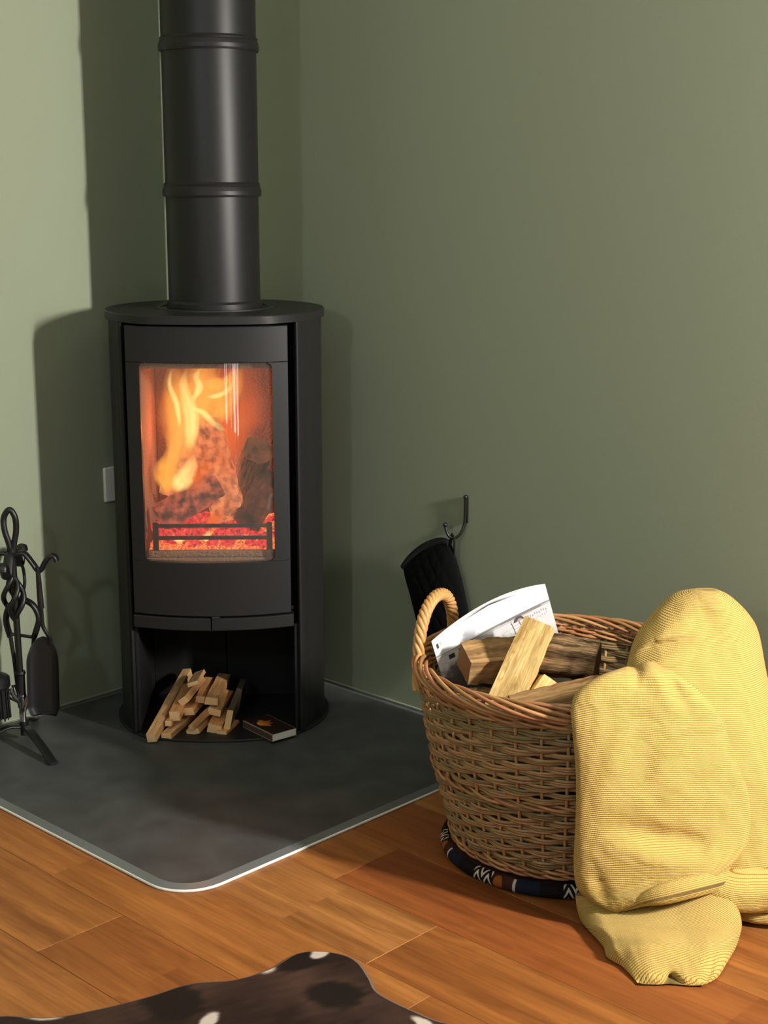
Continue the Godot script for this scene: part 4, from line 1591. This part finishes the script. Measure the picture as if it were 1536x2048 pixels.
# ---------------------------------------------------------------- fire tools, local axes as the basket's
func fire_tools() -> void:
	var t := thing("fire_tool_stand", "black iron fire tool stand with looped top and curled arms by the left wall", "stand", TOOL_SPOT, VIEW_TURN)
	var g := Geo.new()
	g.tube(PackedVector3Array([Vector3(0.004, 0.012, 0), Vector3(0.002, 0.2, 0), Vector3(-0.001, 0.42, 0)]), 0.0072, 12)
	part(t, "pole", g, M.iron)
	g = Geo.new()
	g.tube(curve([Vector3(-0.003, 0.40, 0), Vector3(-0.005, 0.435, 0.001), Vector3(-0.013, 0.468, 0.002), Vector3(-0.0135, 0.495, 0), Vector3(-0.001, 0.512, 0), Vector3(0.010, 0.495, 0), Vector3(0.010, 0.465, -0.002), Vector3(0.004, 0.435, -0.001), Vector3(0.001, 0.40, 0)], 8), 0.0064, 10)
	part(t, "top_loop", g, M.iron)
	g = Geo.new()
	g.tube(PackedVector3Array([Vector3(-0.001, 0.43, 0), Vector3(-0.001, 0.36, 0)]), 0.009, 12)
	part(t, "hub", g, M.iron)
	for k in 4:
		g = Geo.new()
		var a := [0.0, PI, PI * 0.5, PI * 1.5][k] as float
		var line := []
		for p in [[0.0, 0.41], [0.012, 0.417], [0.026, 0.417], [0.042, 0.396], [0.052, 0.381], [0.060, 0.383], [0.068, 0.398], [0.080, 0.412], [0.090, 0.41], [0.093, 0.401]]:
			line.append(Vector3(p[0], p[1], 0).rotated(Vector3.UP, a))
		g.tube(curve(line, 6), 0.0058, 10, Vector2(1.9, 1.0))
		part(t, "arm", g, M.iron)
	# basket-twist ornament on the pole
	for k in 4:
		g = Geo.new()
		var line := []
		for j in 13:
			var f := j / 12.0
			var a := TAU * k / 4 + f * 2.6
			line.append(Vector3(-0.002 + cos(a) * 0.021 * sin(f * PI), lerpf(0.372, 0.272, f), sin(a) * 0.021 * sin(f * PI)))
		g.tube(curve(line, 4), 0.0056, 8)
		part(t, "twist", g, M.iron)
	g = Geo.new()
	g.lathe([Vector2(0.0005, 0.157), Vector2(0.0105, 0.157), Vector2(0.0115, 0.152), Vector2(0.0095, 0.148), Vector2(0.0095, 0.105), Vector2(0.011, 0.101), Vector2(0.009, 0.096), Vector2(0.0005, 0.096)], 24, false, Vector3(0.003, 0, 0))
	part(t, "ferrule", g, M.iron)
	for k in 5:
		g = Geo.new()
		var a := [PI, 2.5, -2.6, 0.4, -1.2][k] as float
		var q := [1.0, 0.7, 0.6, 0.35, 0.5][k] as float
		var line := []
		for p in [[0.0, 0.04], [0.004, 0.065], [0.012, 0.074], [0.024, 0.082], [0.033, 0.097], [0.036, 0.108]]:
			line.append(Vector3(0.004 + p[0] * q * cos(a), 0.03 + p[1] * 0.85 - (0.02 if k > 2 else 0.0), p[0] * q * -sin(a) + 0.004))
		g.tube(curve(line, 5), [0.0035, 0.003, 0.003, 0.0045, 0.003][k], 7, Vector2(1.0, 1.5))
		part(t, "leaf", g, M.chrome, "chrome scroll")
	for e in [Vector3(0.10, 0, 0.145), Vector3(-0.10, 0, 0.06), Vector3(0.0, 0, -0.12)]:
		g = Geo.new()
		var far: Vector3 = e
		g.tube(curve([Vector3(0.004, 0.03, 0), far * 0.25 + Vector3(0, 0.035, 0), far * 0.6 + Vector3(0, 0.022, 0), far * 0.9 + Vector3(0, 0.007, 0), far + Vector3(0, 0.004, 0)], 6), 0.004, 8, Vector2(2.6, 1.0))
		part(t, "foot", g, M.iron)

	# shovel on the right arm
	var s := thing("ash_shovel", "black ash shovel hanging from the right arm of the fire tool stand", "shovel", TOOL_SPOT, VIEW_TURN)
	g = Geo.new()
	g.tube(curve([Vector3(0.0535, 0.390, 0.008), Vector3(0.054, 0.37, 0.006), Vector3(0.0545, 0.335, 0.004), Vector3(0.056, 0.298, 0.004)], 6), [0.004, 0.0042, 0.0043, 0.0045, 0.0047, 0.005, 0.0052, 0.0054, 0.0056, 0.0058, 0.006, 0.006, 0.0062, 0.0064, 0.0065, 0.0066, 0.0066, 0.0066, 0.0066], 10)
	part(s, "grip", g, M.iron)
	g = Geo.new()
	g.tube(curve([Vector3(0.056, 0.30, 0.004), Vector3(0.0565, 0.275, 0.003), Vector3(0.058, 0.256, 0.002), Vector3(0.065, 0.24, 0.0), Vector3(0.070, 0.228, -0.004), Vector3(0.070, 0.215, -0.006)], 6), 0.0044, 8)
	part(s, "shaft", g, M.iron)
	g = Geo.new()
	var P := PackedVector3Array()
	var rows := 40
	for j in rows:
		var f := float(j) / (rows - 1)
		var y := lerpf(0.232, 0.060, f)
		var wl := 0.0345 * sqrt(maxf(0.003, 1.0 - pow(1.0 - minf(f / 0.34, 1.0), 2.0)))
		if f > 0.9:
			wl *= lerpf(1.0, 0.8, (f - 0.9) / 0.1)
		var cx := 0.0545 - 0.002 * f
		for i in 32:
			var u := float(i % 16) / 15.0 * 2.0 - 1.0
			if i >= 16:
				u = -u
			var lip := 0.013 * pow(absf(u), 5.0) * smoothstep(0.0, 0.3, f)
			P.append(Vector3(cx + u * wl, y, -0.008 + 0.01 * f + lip + (0.001 if i < 16 else -0.001)))
	g.grid(P, 32, rows, true, PackedVector2Array(), true)
	part(s, "blade", g, M.iron)

	# tongs behind the pole
	var q := thing("fire_tongs", "black iron fire tongs with a bowed handle hanging behind the pole of the tool stand", "tongs", TOOL_SPOT, VIEW_TURN)
	g = Geo.new()
	g.tube(curve([Vector3(-0.022, 0.225, -0.03), Vector3(-0.029, 0.262, -0.03), Vector3(-0.020, 0.292, -0.03), Vector3(0.004, 0.308, -0.03), Vector3(0.030, 0.296, -0.03), Vector3(0.042, 0.268, -0.03), Vector3(0.036, 0.242, -0.03), Vector3(0.029, 0.223, -0.03)], 8), 0.0066, 10, Vector2(1.4, 1.0))
	part(q, "bow", g, M.iron)
	g = Geo.new()
	g.tube(PackedVector3Array([Vector3(-0.022, 0.229, -0.03), Vector3(-0.016, 0.17, -0.03), Vector3(-0.008, 0.065, -0.026)]), 0.0046, 8)
	part(q, "arm", g, M.iron)
	g = Geo.new()
	g.tube(PackedVector3Array([Vector3(0.029, 0.225, -0.03), Vector3(0.022, 0.16, -0.03), Vector3(0.010, 0.065, -0.026)]), 0.0046, 8)
	part(q, "arm", g, M.iron)
	g = Geo.new()
	g.tube(PackedVector3Array([Vector3(-0.024, 0.231, -0.03), Vector3(0.031, 0.223, -0.03)]), 0.0038, 8)
	part(q, "crossbar", g, M.iron)
	g = Geo.new()
	g.tube(curve([Vector3(0.004, 0.306, -0.03), Vector3(0.014, 0.34, -0.034), Vector3(0.011, 0.375, -0.04), Vector3(0.0, 0.387, -0.048)], 6), 0.0036, 8)
	part(q, "hanger", g, M.iron)

	# brush at the left
	var b := thing("hearth_brush", "black round-headed hearth brush hanging left of the pole of the fire tool stand", "brush", TOOL_SPOT, VIEW_TURN)
	g = Geo.new()
	g.lathe([Vector2(0.0005, 0.158), Vector2(0.012, 0.158), Vector2(0.028, 0.150), Vector2(0.032, 0.146), Vector2(0.033, 0.128), Vector2(0.031, 0.124), Vector2(0.0005, 0.124)], 32, false, Vector3(-0.05, 0, 0.012))
	part(b, "head", g, M.iron)
	g = Geo.new()
	for k in 220:
		var a := rng.randf() * TAU
		var r := 0.029 * sqrt(rng.randf())
		var d := Vector3(cos(a) * r, 0, sin(a) * r)
		g.tube(PackedVector3Array([Vector3(-0.05, 0.126, 0.012) + d, Vector3(-0.05, rng.randf_range(0.052, 0.062), 0.012) + d * 1.08]), 0.0014, 4)
	var bm := part(b, "bristles", g, M.bristle)
	bm.set_meta("kind", "stuff")
	g = Geo.new()
	g.tube(PackedVector3Array([Vector3(-0.05, 0.155, 0.012), Vector3(-0.052, 0.27, 0.01), Vector3(-0.053, 0.39, 0.006)]), 0.004, 8)
	part(b, "handle", g, M.iron)


# ---------------------------------------------------------------- in the log store
func kindling() -> void:
	# each stick: front end, back end, width, height, roll, tone, what sets it apart
	var list := [
		[Vector3(-0.140, 0.016, 0.215), Vector3(-0.088, 0.075, -0.05), 0.021, 0.021, 0.1, 0, "longest stick of kindling, at the far left, rising to the back of the pile"],
		[Vector3(-0.095, 0.045, 0.160), Vector3(-0.080, 0.062, 0.02), 0.023, 0.023, 0.05, 1, "thick square stick of kindling with a flat end, above the flat stick"],
		[Vector3(-0.078, 0.070, 0.132), Vector3(-0.052, 0.082, 0.02), 0.024, 0.016, 0.65, 0, "tilted stick of kindling with a pale diamond end, second from the top at the left"],
		[Vector3(-0.060, 0.098, 0.098), Vector3(-0.052, 0.098, 0.02), 0.026, 0.009, 0.35, 0, "thin pale stick of kindling, topmost of the pile"],
		[Vector3(-0.046, 0.058, 0.090), Vector3(-0.036, 0.062, -0.03), 0.021, 0.016, -0.1, 1, "reddish stick of kindling left of the broad top block"],
		[Vector3(-0.018, 0.064, 0.118), Vector3(-0.003, 0.066, -0.04), 0.029, 0.018, -0.12, 1, "broad block of kindling on top at the right of the pile"],
		[Vector3(-0.110, 0.013, 0.195), Vector3(-0.070, 0.013, 0.06), 0.024, 0.013, 0.0, 0, "flat stick of kindling on the floor of the log store, second from the left"],
		[Vector3(-0.068, 0.042, 0.122), Vector3(-0.040, 0.044, 0.0), 0.024, 0.018, 0.1, 1, "short stick of kindling wedged in the middle of the pile"],
		[Vector3(-0.058, 0.024, 0.176), Vector3(-0.022, 0.042, 0.105), 0.013, 0.010, 0.2, 0, "thin short stick of kindling lying aslant at the front middle"],
		[Vector3(-0.055, 0.013, 0.172), Vector3(-0.030, 0.013, 0.06), 0.030, 0.013, 0.25, 0, "stick of kindling with a ragged pale end on the floor, in the middle"],
		[Vector3(-0.008, 0.017, 0.166), Vector3(0.002, 0.017, 0.05), 0.032, 0.020, -0.2, 1, "stout block of kindling on the floor under the broad top block"],
		[Vector3(-0.012, 0.041, 0.125), Vector3(0.006, 0.043, 0.0), 0.030, 0.016, -0.25, 0, "chipped block of kindling between the broad top block and the floor block"],
		[Vector3(0.022, 0.033, 0.158), Vector3(0.038, 0.040, -0.03), 0.014, 0.052, -0.2, 2, "grey-barked slab of kindling standing on edge at the right of the pile"],
		[Vector3(0.008, 0.011, 0.174), Vector3(0.030, 0.011, 0.1), 0.024, 0.008, -0.1, 0, "small chip of kindling on the floor at the right front of the pile"],
		[Vector3(-0.108, 0.032, 0.17), Vector3(-0.09, 0.032, 0.03), 0.015, 0.013, 0.0, 1, "small stick of kindling under the thick square stick"],
	]
	var k := 0
	for s in list:
		var t := thing("kindling_stick", s[6], "kindling", STOVE_SPOT + Vector3(0, -0.003, 0), PI / 4, "kindling in the log store")
		var g := Geo.new()
		var w: float = s[2]
		var h: float = s[3]
		var o := PackedVector2Array([Vector2(-w / 2, -h / 2), Vector2(w / 2, -h / 2 * 0.9), Vector2(w / 2 * 0.92, h / 2), Vector2(-w / 2 * 0.96, h / 2 * 0.94)])
		var up := Vector3(0, 1, 0).rotated(Vector3(0, 0, 1), s[4])
		var ends := log_geo(g, s[0], s[1], o, 0.0011, k * 5.3, up, 8)
		part(t, "stick", g, M.kindling_bark if s[5] == 2 else M["kindling_%d" % (k % 3)])
		for e in 2:
			part(t, "end_face", end_geo(ends, [e]), M.kindling_end)
		k += 1


func matchbox() -> void:
	var a := Vector3(0.055, 0, 0.1375)
	var b := Vector3(0.1246, 0, 0.227)
	var d := b - a
	var turn := PI / 4 + atan2(-d.z, d.x)
	var c := a + d / 2 + Vector3(0.0434, 0, -0.0465) / 2
	var t := thing("matchbox", "large dark matchbox with an orange flame on its lid, right of the kindling", "matchbox", stove_point(c.x, 0.0055, c.z), turn)
	# lid in local axes: x along the striker side (+z), +x the end with the white tray
	var L := 0.1135
	var W := 0.0636
	var H := 0.0165
	var g := Geo.new()
	for y in [[0.0, 0.0008], [H - 0.0008, H]]:
		g.box(Vector3(-L / 2, y[0], -W / 2), Vector3(L / 2, y[1], W / 2), 0.0003)
	for z in [[-W / 2, -W / 2 + 0.0008], [W / 2 - 0.0008, W / 2]]:
		g.box(Vector3(-L / 2, 0.0008, z[0]), Vector3(L / 2, H - 0.0008, z[1]), 0.0002)
	var sl := part(t, "sleeve", g, paint("matchbox_edge", Color(0.55, 0.5, 0.45), 0.7))
	g = Geo.new()
	g.box(Vector3(-L / 2 + 0.001, 0.002, W / 2), Vector3(L / 2 - 0.001, H - 0.002, W / 2 + 0.0003), 0.0001)
	part(sl, "striker", g, paint("striker", Color(0.30, 0.2, 0.165), 0.9), "brown striking strip")
	g = Geo.new()
	g.box(Vector3(-L / 2 + 0.001, 0.001, -W / 2 + 0.001), Vector3(L / 2 - 0.0003, H - 0.001, W / 2 - 0.001), 0.0005)
	part(t, "tray", g, paint("tray_card", Color(0.85, 0.84, 0.82), 0.8), "white card tray end")
	# printed lid
	var im := Image.create(256, 144, false, Image.FORMAT_RGB8)
	im.fill(Color(0.16, 0.105, 0.08))
	im.fill_rect(Rect2i(0, 0, 256, 3), Color(0.5, 0.45, 0.4))
	im.fill_rect(Rect2i(0, 141, 256, 3), Color(0.5, 0.45, 0.4))
	var fl := PackedVector2Array([Vector2(70, 110), Vector2(60, 84), Vector2(40, 92), Vector2(62, 66), Vector2(78, 70), Vector2(86, 30), Vector2(104, 58), Vector2(128, 40), Vector2(124, 72), Vector2(160, 80), Vector2(134, 96), Vector2(120, 116), Vector2(96, 122)])
	for y in 144:
		for x in 256:
			if Geometry2D.is_point_in_polygon(Vector2(x, y), fl):
				var k := clampf((y - 30) / 90.0, 0.0, 1.0)
				im.set_pixel(x, y, Color(0.5, 0.2, 0.06).lerp(Color(0.9, 0.6, 0.22), k))
	for i in 14:
		im.fill_rect(Rect2i(150 + i * 6, 104, 4, 7), Color(0.3, 0.17, 0.12))
	var m := paint("matchbox_print", Color.WHITE, 0.45)
	m.albedo_texture = tex(im)
	g = Geo.new()
	var P := PackedVector3Array()
	var T := PackedVector2Array()
	for j in 2:
		for i in 2:
			P.append(Vector3(lerpf(-L / 2 + 0.0005, L / 2 - 0.0005, i), H + 0.0003, lerpf(-W / 2 + 0.0005, W / 2 - 0.0005, j)))
			T.append(Vector2(i, j))
	for j in 2:
		for i in 2:
			P.append(Vector3(lerpf(-L / 2 + 0.0005, L / 2 - 0.0005, i), H, lerpf(W / 2 - 0.0005, -W / 2 + 0.0005, j)))
			T.append(Vector2(i, 1 - j))
	g.grid(P, 2, 4, false, T)
	part(sl, "printed_lid", g, m, "dark printed lid with an orange flame")


# ---------------------------------------------------------------- cowhide
func cowhide() -> void:
	var raw := PackedVector2Array()
	for p in [[1.0, 1.5], [1.03, 1.42], [1.038, 1.369], [1.094, 1.321], [1.127, 1.256], [1.152, 1.184], [1.168, 1.119], [1.208, 1.065], [1.222, 1.006], [1.218, 0.948], [1.239, 0.915], [1.277, 0.896], [1.312, 0.898], [1.356, 0.919], [1.396, 0.94], [1.467, 0.94], [1.526, 0.929], [1.60, 0.875], [1.638, 0.827], [1.657, 0.802], [1.683, 0.785], [1.76, 0.74], [1.9, 0.72], [2.1, 0.9], [2.35, 1.2], [2.5, 1.6], [2.35, 2.0], [1.95, 2.15], [1.5, 2.1], [1.2, 1.9], [1.02, 1.7]]:
		raw.append(Vector2(p[0], p[1]))
	var o := curve2(raw, 6)
	var t := thing("cowhide_rug", "dark brown cowhide rug with white flecks and a wavy edge on the wooden floor", "rug")
	var g := Geo.new()
	g.slab(o, 0.001, 0.006, 0.005, 0.002, 1)
	var im := Image.create(768, 768, false, Image.FORMAT_RGB8)
	var f := FastNoiseLite.new()
	f.seed = 8
	f.frequency = 0.006
	f.fractal_octaves = 5
	var hair := FastNoiseLite.new()
	hair.seed = 4
	hair.frequency = 0.05
	# white flecks and black patches as (x, z, radius across, radius along, turn)
	var white := [[1.085, 1.325, 0.03, 0.012, 0.7], [1.222, 1.01, 0.014, 0.02, 0.0], [1.246, 0.922, 0.012, 0.018, 0.4], [1.268, 1.166, 0.012, 0.024, 0.5], [1.70, 0.83, 0.07, 0.06, 0.0], [1.50, 0.955, 0.03, 0.01, 0.0]]
	var black := [[1.35, 0.99, 0.055, 0.042, 0.5], [1.18, 1.17, 0.06, 0.05, 0.0], [1.24, 0.96, 0.03, 0.05, 0.0]]
	for y in 768:
		for x in 768:
			var p := Vector2(x / 768.0 * 1.6 + 0.95, y / 768.0 * 1.6 + 0.65)
			var n := f.get_noise_2d(x, y)
			var hr := hair.get_noise_2d(x * 2.4 + y * 0.6, y * 0.5 - x * 0.2)
			var c := Color(0.115, 0.075, 0.06).lerp(Color(0.27, 0.19, 0.155), clampf(0.45 + 1.1 * n + 0.25 * hr, 0.0, 1.0))
			for b in black:
				var q := (p - Vector2(b[0], b[1])).rotated(b[4])
				c = c.lerp(Color(0.06, 0.045, 0.04), 0.85 * smoothstep(1.15, 0.75, Vector2(q.x / b[2], q.y / b[3]).length() + 0.5 * n + 0.15 * hr))
			for b in white:
				var q := (p - Vector2(b[0], b[1])).rotated(b[4])
				c = c.lerp(Color(0.8, 0.75, 0.7), 0.9 * smoothstep(1.2, 0.6, Vector2(q.x / b[2], q.y / b[3]).length() + 0.6 * n + 0.3 * hr))
			im.set_pixel(x, y, c)
	var m := paint("cowhide_hair", Color.WHITE, 0.6, 0.0, 0.35)
	m.albedo_texture = tex(im)
	m.uv1_scale = Vector3(1 / 1.6, 1 / 1.6, 1)
	m.uv1_offset = Vector3(-0.95 / 1.6, -0.65 / 1.6, 0)
	part(t, "hair_side", g, m)
	g = Geo.new()
	g.slab(o, 0.001, 0.006, 0.005, 0.002, 2)
	part(t, "cut_edge", g, paint("hide_edge", Color(0.42, 0.33, 0.27), 0.8), "pale cut edge of the hide")
